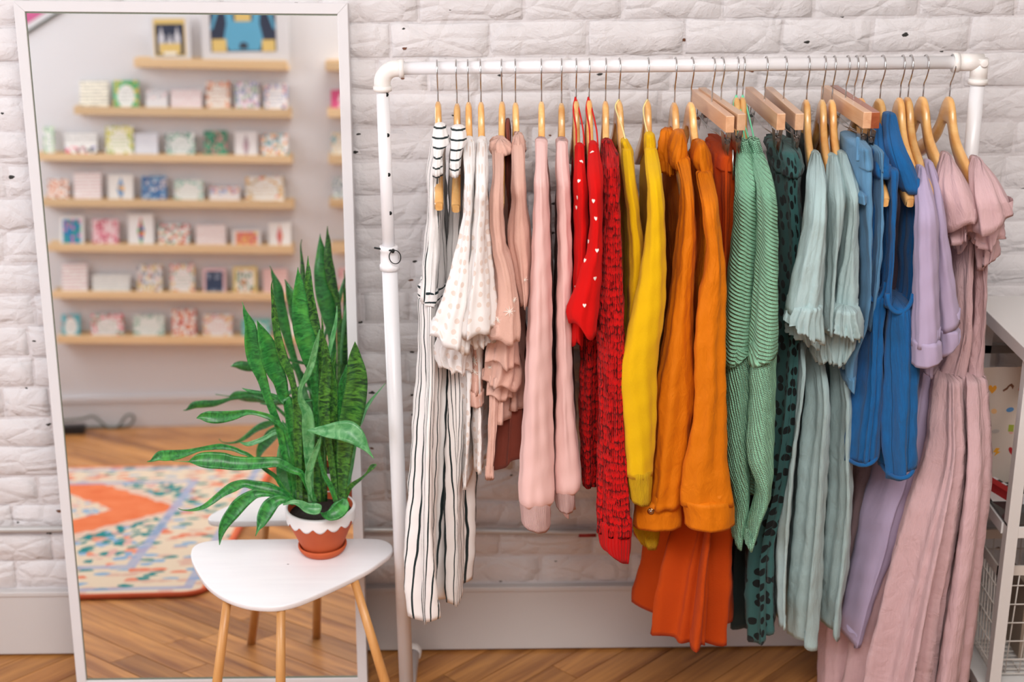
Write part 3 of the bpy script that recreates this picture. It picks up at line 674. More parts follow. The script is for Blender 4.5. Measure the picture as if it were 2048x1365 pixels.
# --- pink sweatshirts
for gi, (xa, lab, sl, cu, cuf) in enumerate([
  (1083, 'pale pink sweatshirt with the longest balloon sleeve and ribbed cuff, beside the blush blouse', [(284, 1071, 1094), (346, 1070, 1094), (354, 1069, 1095), (402, 1067, 1097), (476, 1063, 1100), (586, 1057, 1102), (720, 1049, 1102), (832, 1043, 1103), (930, 1036, 1106), (985, 1033, 1107, 2.715, .042), (1002, 1035, 1106, 2.715, .036), (1008, 1041, 1100, 2.715, .030)],
   [(1000, 1040, 1100), (1020, 1041, 1100), (1044, 1043, 1101), (1054, 1050, 1097)], 1),
  (1124, 'pale pink sweatshirt with ribbed cuff, beside the red heart-dotted blouses', [(286, 1112, 1135), (346, 1111, 1137), (362, 1112, 1140), (440, 1113, 1141), (520, 1114, 1143), (600, 1111, 1142), (700, 1112, 1143), (832, 1110, 1149), (930, 1106, 1160), (965, 1107, 1161, 2.745, .042), (980, 1109, 1156, 2.745, .034), (984, 1112, 1150, 2.745, .030)],
   [(974, 1108, 1150), (990, 1108, 1150), (1003, 1109, 1150), (1015, 1111, 1148)], 2)]):
    g = garment('sweatshirt', lab, 'sweatshirt', xa, 'pale pink sweatshirts')
    loft('collar', [(281, sl[0][1], sl[0][2]), (330, sl[1][1]+1, sl[1][2]-1)], MF['sweatrib'], g, Y=2.85, b=.03, nf=2, amp=.0008, seed=1, step=.006)
    loft('sleeve', sl, MF['sweat'], g, Y=2.72+.03*gi, b=.045, top=2.835, drop=70, nf=3, amp=.0025, seed=40+gi, sharp=0)
    loft('cuff', cu, MF['sweatrib'], g, Y=2.71+.03*gi, b=.032, nf=2, amp=.001, seed=44+gi, slant=5)
    body(g, xa+3, 292, 960, MF['sweat'], 12, 18, seed=46+gi, Y=2.985)

# --- red heart-dotted blouses
hearts = []
for gi, (xa, lab, sl, Yc) in enumerate([
  (1152, 'red blouse with tiny white hearts, the rear one touching the pink sweatshirt', [(293, 1151, 1168), (330, 1149, 1171), (368, 1148, 1176), (417, 1148, 1177), (466, 1149, 1177), (519, 1149, 1173), (560, 1148, 1172), (589, 1147, 1170), (640, 1140, 1168), (680, 1141, 1165)], 2.74),
  (1178, 'red blouse with tiny white hearts, the front one with a pointed flared sleeve', [(289, 1177, 1196), (330, 1175, 1203), (368, 1176, 1205), (440, 1179, 1205), (500, 1174, 1204), (522, 1167, 1203), (560, 1156, 1201), (600, 1143, 1198), (628, 1133, 1195), (655, 1140, 1193)], 2.70)]):
    g = garment('heart_blouse', lab, 'blouse', xa, 'red heart-dotted blouses')
    s_ = loft('sleeve', sl, MF['red'], g, Y=Yc, b=.04, top=2.83, drop=60, nf=3, amp=.003, seed=50+gi, slant=16 if gi else 0, hemw=(.008, 3)); hearts.append((g, s_))
    body(g, xa+3, 300, 640, MF['red'], 11, 18, seed=53+gi, Y=2.985)
    p0 = at(xa, 199, YR-.012); p1 = at(xa+14*(1 if gi else .9), 292, 2.83)
    for sgn in (-1, 1):
        q0 = np.array([p0[0]-.001, YR-.002, p0[2]+.003]); q1 = np.array([p0[0]+.006*sgn, YR-.025, p0[2]-.02]); q2 = p1+np.array([sgn*.008-.004, 0, .0])
        tube('hanging_loop', crv([q0, q1, (q1+q2)/2+np.array([.002, -.01, 0]), q2], 6), .0017, M['redstrap'], g, 6)
for gi, pts in ((0, [(1158, 362), (1163, 323), (1155, 395), (1153, 415), (1151, 575)]), (1, [(1184, 304), (1187, 402), (1192, 437), (1177, 483), (1194, 501), (1190, 557), (1169, 611), (1170, 521)])):
    for x, y in pts: decal('printed_heart', [hearts[gi][1]], x, y, HEART, .0085, M['thread'], hearts[gi][0], lift=.0006)

# --- chunky red sweater
g = garment('knitted_sweater', 'chunky bright red open-knit sweater, longest sleeve reaching lowest', 'sweater', 1211)
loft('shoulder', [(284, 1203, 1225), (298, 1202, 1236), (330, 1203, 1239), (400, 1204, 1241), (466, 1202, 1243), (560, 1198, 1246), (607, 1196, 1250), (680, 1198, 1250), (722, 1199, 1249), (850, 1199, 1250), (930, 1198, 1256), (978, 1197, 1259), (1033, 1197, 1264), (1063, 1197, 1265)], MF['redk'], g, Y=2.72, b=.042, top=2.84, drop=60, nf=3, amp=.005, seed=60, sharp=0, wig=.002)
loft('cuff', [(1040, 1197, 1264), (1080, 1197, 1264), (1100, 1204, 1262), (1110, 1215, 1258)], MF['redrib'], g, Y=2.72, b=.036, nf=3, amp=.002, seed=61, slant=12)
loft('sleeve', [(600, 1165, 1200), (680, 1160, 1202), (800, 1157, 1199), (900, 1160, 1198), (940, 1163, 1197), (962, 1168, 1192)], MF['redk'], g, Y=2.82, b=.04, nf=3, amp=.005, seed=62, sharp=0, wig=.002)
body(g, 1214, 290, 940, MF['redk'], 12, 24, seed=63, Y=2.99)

# --- mustard sweaters
g = garment('mustard_cardigan', 'mustard yellow fine knit cardigan squeezed behind the wider one', 'cardigan', 1238)
loft('collar', [(283, 1242, 1256), (296, 1242, 1264), (306, 1242, 1268), (318, 1244, 1266)], MF['yellow'], g, Y=2.845, b=.03, nf=2, amp=.001, seed=70, step=.006)
loft('sleeve', [(300, 1243, 1264), (346, 1244, 1269), (396, 1249, 1276), (440, 1253, 1280), (500, 1256, 1287), (560, 1255, 1284), (640, 1255, 1276), (760, 1252, 1275), (900, 1262, 1290), (1000, 1268, 1300)], MF['yellow'], g, Y=2.76, b=.04, top=2.83, nf=3, amp=.0025, seed=71, sharp=0)
loft('lower_sleeve', [(960, 1272, 1318), (1041, 1266, 1321), (1070, 1272, 1321), (1087, 1282, 1318)], MF['yelrib'], g, Y=2.80, b=.035, nf=4, amp=.003, seed=72, slant=4)
body(g, 1242, 292, 900, MF['yellow'], 12, 22, seed=73, Y=2.99)
tube('hanging_loop', crv([at(1238, 199, YR-.004), at(1231, 215, YR-.02), at(1243, 250, YR-.09), at(1252, 284, 2.84)], 6), .0017, M['cream'], g, 6)
g = garment('mustard_sweater', 'mustard yellow sweater with one broad sleeve ending in a ribbed cuff', 'sweater', 1295)
loft('collar', [(270, 1290, 1308), (288, 1288, 1312), (304, 1288, 1313), (316, 1291, 1312)], MF['yellow'], g, Y=2.85, b=.03, nf=2, amp=.001, seed=74, step=.006)
loft('sleeve', [(300, 1290, 1313), (346, 1293, 1321), (396, 1296, 1327), (466, 1292, 1330), (510, 1286, 1331), (571, 1276, 1330), (624, 1264, 1327), (694, 1249, 1317), (740, 1240, 1313), (850, 1247, 1310), (930, 1252, 1305), (948, 1253, 1304)], MF['yellow'], g, Y=2.70, b=.033, top=2.83, nf=2, amp=.002, seed=75, sharp=0)
loft('cuff', [(938, 1253, 1305), (975, 1256, 1303), (1000, 1259, 1303)], MF['yelrib'], g, Y=2.70, b=.0335, nf=2, amp=.001, seed=76, slant=4)
body(g, 1299, 292, 1000, MF['yellow'], 12, 22, seed=77, Y=2.99)
tube('hanging_loop', crv([at(1295, 199, YR-.004), at(1287, 217, YR-.02), at(1290, 245, YR-.07), at(1297, 272, 2.85)], 6), .0017, M['cream'], g, 6)

# --- orange jackets
g = garment('orange_jacket', 'orange cotton jacket whose hem tab carries a round metal snap', 'jacket', 1349, 'orange jackets')
loft('collar', [(266, 1347, 1371), (280, 1342, 1374), (300, 1336, 1377), (322, 1334, 1380), (334, 1340, 1378)], MF['orange'], g, Y=2.85, b=.04, nf=3, amp=.004, amp0=.8, seed=80, step=.006)
loft('hood_fold', [(262, 1318, 1350, 2.93, .03), (300, 1316, 1352, 2.92, .04), (345, 1325, 1350, 2.90, .04)], MF['orange'], g, nf=4, amp=.006, amp0=.8, seed=81)
oj = loft('sleeve', [(318, 1350, 1380), (371, 1362, 1386), (431, 1360, 1391), (466, 1356, 1394), (501, 1351, 1394), (571, 1344, 1389), (607, 1339, 1388), (700, 1325, 1388), (786, 1310, 1392), (860, 1307, 1384), (956, 1302, 1374), (1010, 1296, 1366)], MF['orange'], g, Y=2.73, b=.035, top=2.83, nf=3, amp=.006, seed=82, sharp=1.2)
hb = loft('hem_band', [(1000, 1270, 1364), (1030, 1267, 1363), (1052, 1266, 1361)], MF['orange'], g, Y=2.735, b=.030, nf=2, amp=.0015, seed=83, step=.006)
body(g, 1351, 300, 900, MF['orange'], 15, 26, seed=84, Y=2.985)
h = surf_hit([hb], 1302, 1023)
if h: P = h[0]; mk('snap_button', *tubev([tuple(P-h[1]*.001), tuple(P+h[1]*.0018), tuple(P+h[1]*.0026)], [.0072, .0072, .004], 20), M['snap'], g); mk('snap_socket', *tubev([tuple(P+h[1]*.002), tuple(P+h[1]*.0030)], [.0026, .0022], 12), M['clip'], g)
g = garment('orange_jacket', 'orange cotton jacket with the broad sleeve beside the rust skirt', 'jacket', 1382, 'orange jackets')
loft('collar', [(286, 1386, 1411), (300, 1381, 1417), (325, 1380, 1422), (350, 1396, 1424), (358, 1400, 1422)], MF['orange'], g, Y=2.85, b=.04, nf=3, amp=.004, amp0=.7, seed=85, step=.006)
loft('sleeve', [(346, 1392, 1424), (370, 1396, 1429), (403, 1402, 1435), (466, 1408, 1440), (500, 1412, 1444), (554, 1405, 1449), (589, 1396, 1450), (677, 1388, 1450), (722, 1388, 1449), (800, 1390, 1450), (870, 1382, 1452), (920, 1372, 1454), (970, 1366, 1461), (1006, 1364, 1465)], MF['orange'], g, Y=2.70, b=.04, top=2.82, nf=3, amp=.006, seed=86, sharp=1.2)
loft('cuff', [(996, 1365, 1466), (1020, 1366, 1469), (1047, 1368, 1471)], MF['orange'], g, Y=2.70, b=.043, nf=2, amp=.002, seed=87, step=.006)
body(g, 1388, 310, 860, MF['orange'], 18, 30, seed=88, Y=2.985)

# --- rust skirt and its twin bar hanger
def pinned(nm, lab, cat, xa, ya, xn, hlab, mat, rows, Yc, b, nf, amp, seed, hmat='bar', grp=None, topb=.125, waist=None, **kw):
    t, T = clip_hanger(xa, ya, xn, hlab, hmat)
    g = garment(nm, lab, cat, xa, grp)
    o = loft('fabric', [(r[0], r[1], r[2], Yc, (r[3] if len(r) > 3 else b)) for r in rows], mat, g, nf=nf, amp=amp, seed=seed, **kw)
    return t, g, o
t_, g, o = pinned('rust_skirt', 'burnt orange gathered skirt flaring out below the orange jackets', 'skirt', 1424, 204, 1461, 'straight wooden clip hanger with the pale front bar above the rust skirt', MF['burnt'],
  [(294, 1416, 1462, .12), (340, 1414, 1462, .125), (500, 1412, 1460, .13), (700, 1400, 1456, .14), (900, 1370, 1452, .15), (1054, 1322, 1456, .17), (1130, 1305, 1460, .18), (1215, 1290, 1463, .185)], 2.93, .15, 7, .026, 90, nu=120, sharp=.8, hemw=(.006, 7), amp0=.05)
loft('rear_layer', [(980, 1290, 1400), (1050, 1272, 1400), (1078, 1268, 1400), (1092, 1276, 1400)], MF['burnt'], g, Y=3.06, b=.07, nf=4, amp=.006, seed=92, slant=16)
loft('waistband', [(290, 1417, 1463, 2.93, .124), (318, 1415, 1463, 2.93, .128)], MF['burnt'], g, nf=5, amp=.003, amp0=1, seed=91, step=.005)
t_, g, o = pinned('zipped_skirt', 'second burnt orange skirt with a zip, clipped beside the mint sweater', 'skirt', 1442, 200, 1484, 'straight wooden clip hanger half hidden behind the front bar, by the mint sweater', MF['burnt'],
  [(291, 1456, 1474, .12), (330, 1455, 1474, .125), (500, 1450, 1470, .13), (640, 1444, 1466, .13), (1000, 1420, 1456, .14)], 2.94, .15, 6, .008, 93)
zp = [at(1466, y, 2.80) for y in (300, 330, 360)]
tube('zip', zp, .0018, M['clip'], g, 6)

# --- mint sweaters
for gi, (xa, lab, col, sl, sk, Yc) in enumerate([
  (1478, 'mint green ribbed knit sweater, left of the mint pair, beside the rust skirt', [(283, 1475, 1495), (300, 1474, 1499), (314, 1473, 1502)], [(308, 1473, 1501), (345, 1472, 1508), (378, 1471, 1511), (457, 1468, 1511), (517, 1461, 1509), (576, 1455, 1506), (655, 1452, 1502), (714, 1450, 1499)],
   [(704, 1451, 1503), (760, 1452, 1501), (854, 1450, 1494), (937, 1453, 1497), (970, 1460, 1498), (1008, 1466, 1496), (1050, 1466, 1487), (1086, 1468, 1480)], 2.755),
  (1494, 'mint green ribbed knit sweater, right of the mint pair, beside the dotted skirt', [(281, 1495, 1519), (298, 1497, 1523), (314, 1499, 1527)], [(308, 1500, 1526), (345, 1508, 1540), (386, 1515, 1549), (457, 1516, 1551), (517, 1514, 1552), (576, 1510, 1553), (640, 1504, 1555), (700, 1500, 1554), (712, 1500, 1553)],
   [(700, 1500, 1553), (760, 1499, 1552), (801, 1498, 1551), (898, 1491, 1549), (942, 1500, 1547), (975, 1512, 1542), (994, 1512, 1539), (1040, 1500, 1520), (1088, 1489, 1504)], 2.70)]):
    g = garment('mint_sweater', lab, 'sweater', xa, 'mint knitted sweaters')
    loft('collar', col, MF['mintrib'], g, Y=2.84, b=.03, nf=2, amp=.0008, seed=95, step=.006)
    loft('sleeve', sl, MF['mint'], g, Y=Yc, b=.045, top=2.83, drop=70, nf=2, amp=.004, seed=96+gi, sharp=0, slant=-16)
    loft('lower_sleeve', sk, MF['mintrib'], g, Y=Yc+.004, b=.036, nf=2, amp=.003, seed=98+gi, sharp=0)
    loft('knitted_edge', [(sl[-1][0]-26, sl[-1][1]+2, sl[-1][2]-0, Yc, .0455), (sl[-1][0]-4, sl[-1][1]-1, sl[-1][2]+1, Yc, .047)], MF['mint'], g, nf=2, amp=.001, seed=97, slant=-22, step=.004)
    body(g, xa+4, 300, 920, MF['mint'], 12, 20, seed=101+gi, Y=2.985)
    q = at(xa-6 if not gi else 1485, 194, YR)
    for sgn in (-1, 1): tube('hanging_loop', crv([q+np.array([0, -.002, .004]), q+np.array([.007*sgn, -.02, -.02]), at(col[0][1]+10+sgn*5, 286, 2.84)], 6), .0018, M['mintstrap'], g, 6)

# --- dotted and dark skirts
t_, g, o = pinned('dotted_skirt', 'dark green skirt with black spots and elastic waist', 'skirt', 1529, 199, 1563, 'straight wooden clip hanger with its end grain facing out, above the spotted skirt', MF['teal'],
  [(318, 1541, 1598), (360, 1543, 1598, .10), (430, 1548, 1600), (500, 1550, 1600), (640, 1547, 1598), (800, 1535, 1585), (950, 1515, 1565), (1052, 1494, 1545), (1096, 1488, 1544), (1175, 1484, 1548), (1228, 1482, 1551)], 2.89, .115, 6, .012, 110, slant=-26, hemw=(.01, 3))
loft('elastic_waist', [(287, 1536, 1594, 2.89, .112), (300, 1536, 1597, 2.89, .116), (312, 1540, 1598, 2.89, .112), (326, 1539, 1600, 2.89, .117), (334, 1542, 1598, 2.89, .112)], MF['teal'], g, nf=15, amp=.003, amp0=1, seed=111, step=.005)
t_, g, o = pinned('dark_skirt', 'blackish green high-waisted skirt hanging behind the spotted one', 'skirt', 1567, 199, 1600, 'straight wooden clip hanger turned askew beside the sage blouses', MF['dark'],
  [(262, 1580, 1602), (330, 1578, 1622), (500, 1560, 1625), (800, 1500, 1600), (1000, 1452, 1540), (1120, 1440, 1530), (1210, 1436, 1520)], 3.02, .12, 5, .012, 113, slant=-4)

# --- sage dresses/blouses
def sage(xa, lab, top, sl, ruf, lo, Yc, seed, body_y=None):
    g = garment('sage_dress', lab, 'dress', xa, 'sage seersucker dresses')
    loft('sleeve', top+sl, MF['sage'], g, Y=Yc, b=.045, top=2.85, drop=75, nf=4, amp=.0045, seed=seed)
    for i, (rows, sl_, Yr) in enumerate(ruf): loft('ruffle', rows, MF['sage'], g, Y=Yr, b=.052, nf=13, amp=.006, amp0=.35, seed=seed+3+i, slant=sl_, hemw=(.004, 9), step=.005, nu=130)
    if lo: loft('skirt', [(r[0], r[1], r[2], Yc+.17, (.07 if i == 0 else .12)) for i, r in enumerate(lo)], MF['sage'], g, nf=5, amp=.016, seed=seed+6, amp0=.3, hemw=(.008, 2), nu=96, sharp=.8)
    return g
sage(1613, 'sage green seersucker dress with a broad frilled sleeve, beside the spotted skirt', [(308, 1623, 1640), (325, 1619, 1645)], [(358, 1614, 1651), (418, 1609, 1653), (457, 1603, 1653), (536, 1587, 1651), (592, 1577, 1648), (622, 1573, 1645)],
     [([(606, 1575, 1645), (630, 1568, 1645), (660, 1564, 1645)], 22, 2.70), ([(640, 1566, 1640), (675, 1570, 1642)], 18, 2.77)], [(660, 1578, 1612), (722, 1577, 1600), (876, 1553, 1586), (1052, 1538, 1573), (1160, 1538, 1564), (1212, 1544, 1558)], 2.70, 120)
sage(1645, 'sage green seersucker dress, the middle one with its sleeve half hidden', [(313, 1656, 1673), (330, 1654, 1679)], [(378, 1652, 1687), (418, 1651, 1687), (457, 1651, 1683), (536, 1648, 1672), (615, 1640, 1668), (660, 1640, 1666)],
     [([(655, 1626, 1668), (690, 1620, 1672), (710, 1628, 1668)], -8, 2.80)], [(680, 1604, 1646), (760, 1606, 1644), (876, 1594, 1642), (1052, 1578, 1634), (1160, 1568, 1628), (1245, 1566, 1620)], 2.735, 127)
sage(1664, 'sage green seersucker dress with frilled sleeve, next to the pale jeans', [(308, 1676, 1693), (325, 1676, 1702)], [(378, 1685, 1713), (418, 1688, 1713), (457, 1684, 1711), (497, 1680, 1710), (560, 1668, 1712), (623, 1660, 1716)],
     [([(612, 1659, 1716), (636, 1654, 1720), (664, 1650, 1727)], 12, 2.72), ([(650, 1656, 1712), (684, 1654, 1708), (714, 1660, 1690)], -10, 2.78)], [(690, 1655, 1688), (766, 1658, 1682), (876, 1653, 1686), (964, 1652, 1688), (1096, 1642, 1681), (1160, 1637, 1670), (1228, 1636, 1664)], 2.75, 134)

# --- jeans
t_, g, o = pinned('pale_jeans', 'pale blue denim jeans clipped at the waistband', 'jeans', 1691, 196, 1736, 'straight wooden clip hanger with its big pale bar above the jeans', MF['denim'],
  [(284, 1695, 1727, .10), (330, 1695, 1729, .11), (450, 1704, 1728, .11), (560, 1706, 1727, .11), (640, 1700, 1722, .09), (700, 1686, 1710, .06), (766, 1684, 1705, .05)], 2.83, .1, 3, .005, 140, slant=10, pexp=2.6)
loft('rear_leg', [(288, 1730, 1746, 2.85, .10), (330, 1729, 1746, 2.85, .11), (450, 1726, 1742, 2.85, .11), (560, 1720, 1734, 2.85, .10), (640, 1716, 1728, 2.85, .08)], MF['denim'], g, nf=3, amp=.004, seed=144, pexp=2.6)
loft('waistband', [(281, 1694, 1728, 2.83, .104), (318, 1695, 1730, 2.83, .113)], MF['denim'], g, nf=3, amp=.001, amp0=1, seed=141, step=.006, pexp=2.6)
loft('waistband', [(287, 1730, 1747, 2.85, .103), (322, 1729, 1747, 2.85, .113)], MF['denim'], g, nf=3, amp=.001, amp0=1, seed=145, step=.006, pexp=2.6)
loft('back_pocket', [(382, 1704, 1727, 2.765, .052), (398, 1705, 1727, 2.765, .053)], MF['denim'], g, nf=2, amp=.0005, seed=142, step=.006)
loft('belt_loop', [(280, 1713, 1718, 2.722, .006), (322, 1713, 1718, 2.716, .006)], MF['denim'], g, nf=2, amp=.0004, seed=143, step=.01)
loft('turned_cuff', [(744, 1683, 1706, 2.83, .056), (768, 1683, 1705, 2.83, .056)], MF['denim'], g, nf=2, amp=.001, seed=146, step=.006, slant=12)
clip_hanger(1708, 196, 1752, 'straight wooden clip hanger with a dark red end, behind the big pale bar', 'redbar', drop=.055)

# --- blue quilted vests
def vest(xa, lab, shoulder, fr, bk, low, hem, Yc, seed):
    g = garment('quilted_vest', lab, 'vest', xa, 'blue quilted vests')
    loft('shoulder', shoulder, MF['blue'], g, Y=2.775, b=.035, top=2.88, drop=80, nf=2, amp=.003, seed=seed, pexp=2.4)
    loft('front_panel', [(y, a, b_, Yc, .03) for y, a, b_ in fr], MF['blue'], g, nf=3, amp=.003, seed=seed+1)
    loft('back_panel', [(y, a, b_, Yc+.08, .05) for y, a, b_ in bk], MF['blue'], g, nf=3, amp=.003, seed=seed+2)
    lw = loft('lower_panel', [(y, a, b_, Yc+.04, .085) for y, a, b_ in low], MF['blue'], g, nf=5, amp=.008, seed=seed+3, hemw=(.006, 2), slant=-14, amp0=.6)
    y, a, b_ = low[0]; A = at(a+1, y+4, Yc); B = at(b_-1, y+4, Yc)
    m = (A+B)/2; r = abs(B[0]-A[0])/2
    P = [(m[0]+r*math.cos(t), Yc+.0-.035*1, m[2]+.026-.040*(-math.sin(t))) for t in np.linspace(math.pi, 2*math.pi, 12)]
    tube('armhole_binding', P, .0045, MF['blue'], g, 10)
    tube('hem_binding', [(m_[0], m_[1], m_[2]) for m_ in [np.array((at((low[-1][1]+low[-1][2])/2, low[-1][0]-3, Yc+.04)))+np.array([abs(at(low[-1][2], 800, Yc)[0]-at(low[-1][1], 800, Yc)[0])/2*math.cos(t), .084*math.sin(t), .014*math.cos(t)]) for t in np.linspace(0, 2*math.pi, 30)]], .0045, MF['blue'], g, 8)
    return g
vest(1723, 'bright blue quilted vest beside the jeans, shorter of the pair', [(250, 1744, 1762), (270, 1742, 1768), (323, 1742, 1778), (345, 1743, 1783), (352, 1746, 1782)],
     [(300, 1741, 1756), (378, 1738, 1752), (497, 1731, 1743), (560, 1726, 1738), (590, 1723, 1740)], [(330, 1752, 1780), (400, 1752, 1777), (497, 1748, 1770), (556, 1746, 1769), (590, 1742, 1768)],
     [(575, 1724, 1762), (616, 1719, 1760), (655, 1716, 1758), (760, 1708, 1758), (840, 1694, 1757), (900, 1690, 1750)], None, 2.80, 150)
vest(1760, 'bright blue quilted vest beside the lavender tops, hanging lower', [(230, 1768, 1790), (255, 1765, 1797), (300, 1770, 1812), (343, 1782, 1833), (372, 1792, 1837), (382, 1800, 1836)],
     [(340, 1775, 1795), (400, 1777, 1792), (497, 1777, 1786), (560, 1772, 1782), (610, 1764, 1780)], [(370, 1800, 1834), (420, 1806, 1831), (497, 1800, 1820), (556, 1800, 1818), (610, 1790, 1818)],
     [(598, 1764, 1816), (640, 1761, 1822), (700, 1758, 1827), (780, 1757, 1828), (860, 1757, 1825), (925, 1766, 1820)], None, 2.76, 160)

# --- lavender tops
g = garment('lavender_top', 'lavender jersey top in front of its twin, sleeve ending in a wide turned cuff', 'top', 1800, 'lavender tops')
loft('sleeve', [(337, 1834, 1848), (360, 1832, 1856), (426, 1832, 1872), (477, 1829, 1874), (560, 1828, 1875), (687, 1826, 1877)], MF['lav'], g, Y=2.715, b=.035, top=2.79, drop=80, nf=3, amp=.002, seed=170, sharp=0, slant=-6)
loft('cuff', [(680, 1825, 1879), (700, 1825, 1881), (722, 1826, 1882)], MF['lav'], g, Y=2.715, b=.040, nf=2, amp=.001, seed=171, step=.006, slant=-8)
loft('lower_cuff', [(705, 1834, 1868), (746, 1838, 1866)], MF['lav'], g, Y=2.80, b=.03, nf=2, amp=.003, seed=172, slant=10)
loft('skirt', [(330, 1800, 1840), (500, 1800, 1850), (700, 1790, 1850), (900, 1750, 1830), (993, 1722, 1800), (1066, 1708, 1780), (1150, 1690, 1745), (1246, 1672, 1712)], MF['lav'], g, Y=2.96, b=.12, nf=4, amp=.012, seed=173, slant=14)
g = garment('lavender_top', 'lavender jersey top pressed behind its twin, beside the mauve ruffles', 'top', 1816, 'lavender tops')
loft('sleeve', [(326, 1849, 1864), (350, 1852, 1872), (378, 1856, 1879), (426, 1858, 1886), (510, 1862, 1898), (596, 1866, 1910), (651, 1870, 1916)], MF['lav'], g, Y=2.75, b=.038, top=2.82, drop=80, nf=3, amp=.002, seed=175, sharp=0, slant=-12)
loft('cuff', [(655, 1870, 1916), (672, 1872, 1918), (690, 1874, 1918)], MF['lav'], g, Y=2.75, b=.041, nf=2, amp=.001, seed=176, step=.006, slant=-22)
loft('skirt', [(340, 1815, 1860), (600, 1810, 1870), (900, 1775, 1850), (1100, 1730, 1800), (1275, 1705, 1735)], MF['lav'], g, Y=3.03, b=.09, nf=4, amp=.010, seed=177)

# --- mauve dresses
def mauve(xa, lab, sl, ruf, bod, sk, Yc, seed, sls=-14):
    g = garment('mauve_dress', lab, 'dress', xa, 'mauve linen dresses')
    loft('flutter_sleeve', sl, MF['mauve'], g, Y=Yc, b=.05, top=2.82, drop=60, nf=4, amp=.005, seed=seed, open_=True, nu=90, hemw=(.005, 3), slant=sls)
    for i, (rows, Yr, bb) in enumerate(ruf): loft('ruffle', rows, MF['mauve'], g, Y=Yr, b=bb, nf=5, amp=.010, amp0=.4, seed=seed+2+i, hemw=(.008, 3), step=.005, nu=90, slant=-10)
    loft('bodice', [(r[0], r[1], r[2], 2.93, .10) for r in bod], MF['mauve'], g, nf=4, amp=.007, seed=seed+5)
    loft('skirt', [(r[0], r[1], r[2], 2.90, .10+.06*min(1, i/3)) for i, r in enumerate(sk)], MF['mauve'], g, nf=11, amp=.022, seed=seed+6, nu=130, sharp=.75, amp0=.25)
    return g
mauve(1846, 'dusty mauve linen dress with flutter sleeve beside the lavender tops', [(311, 1886, 1901), (328, 1881, 1912), (356, 1874, 1932), (392, 1876, 1950), (420, 1881, 1957), (442, 1886, 1958)],
      [([(425, 1888, 1950), (455, 1892, 1944), (468, 1894, 1936)], 2.80, .05), ([(450, 1890, 1936), (485, 1896, 1934)], 2.86, .05)],
      [(460, 1892, 1935), (560, 1884, 1932), (650, 1882, 1925), (745, 1850, 1915)],
      [(735, 1848, 1912), (800, 1838, 1912), (871, 1829, 1910), (973, 1790, 1900), (1139, 1748, 1880), (1275, 1722, 1860), (1400, 1700, 1850), (1490, 1690, 1845)], 2.76, 180)
G9 = mauve(1899, 'dusty mauve linen dress with the frill sticking out past the right post', [(319, 1945, 1960), (334, 1939, 1974), (356, 1937, 1992), (390, 1939, 2009), (420, 1942, 2020), (444, 1944, 2022)],
      [([(440, 1942, 2006), (470, 1944, 2000), (484, 1950, 1996)], 2.79, .05), ([(465, 1944, 1990), (500, 1946, 1990), (520, 1950, 1978)], 2.84, .05)],
      [(470, 1930, 1956), (550, 1930, 1957), (616, 1926, 1956), (745, 1902, 1957)],
      [(735, 1896, 1957), (797, 1890, 1959), (850, 1886, 1958), (944, 1870, 1953), (1139, 1840, 1934), (1334, 1810, 1914), (1490, 1790, 1900)], 2.74, 190, -22)
# pale hem spreading at the bottom
g = garment('long_pink_skirt', 'long dusty pink skirt whose hem spreads out lowest beside the sage dresses', 'skirt', 1700)
loft('fabric', [(600, 1745, 1800), (900, 1725, 1790), (1100, 1690, 1790), (1207, 1655, 1780), (1275, 1643, 1775), (1353, 1640, 1770), (1480, 1640, 1770)], MF['mauve'], g, Y=3.02, b=.12, nf=7, amp=.018, seed=200, nu=110, sharp=.8)

# ------------------------------------------------------------------ shelf wall seen in the mirror: picture ledges and cards
aw = wood('pine_ledge', hexc(222, 186, 138), hexc(238, 208, 166), .35, 'X', .5, True); M['pine'] = aw.m
DEP = .078
def ledge(row, x0, t0, b0, x1, t1, b1, label, grp):
    A, B = ato(x0, b0, YO+DEP), ato(x1, b1, YO+DEP); At, Bt = ato(x0, t0, YO+DEP), ato(x1, t1, YO+DEP)
    X0, X1 = A[0], B[0]; zb0, zb1, zt0, zt1 = A[2], B[2], At[2], Bt[2]
    t = thing('picture_ledge', label, 'shelf', ((X0+X1)/2, YO, (zb0+zb1)/2), grp)
    def sl(n, y0, y1, f0, f1): # slab between fractions of the face height
        q = lambda X, f: (zb0+(zb1-zb0)*(X-X0)/(X1-X0))*(1-f)+(zt0+(zt1-zt0)*(X-X0)/(X1-X0))*f
        V = [(X0, y0, q(X0, f0)), (X1, y0, q(X1, f0)), (X1, y1, q(X1, f0)), (X0, y1, q(X0, f0)), (X0, y0, q(X0, f1)), (X1, y0, q(X1, f1)), (X1, y1, q(X1, f1)), (X0, y1, q(X0, f1))]
        mk(n, V, BF, M['pine'], t, smooth=False, bevel=.0015)
    sl('shelf_board', YO, YO+DEP-.012, 0, .33); sl('front_lip', YO+DEP-.0118, YO+DEP, 0, 1); sl('back_board', YO, YO+.011, .34, 1.25)
    def ztop(X): f = (X-X0)/(X1-X0); zb = zb0+(zb1-zb0)*f; zt = zt0+(zt1-zt0)*f; return zb+(zt-zb)*.335, zt
    return ztop
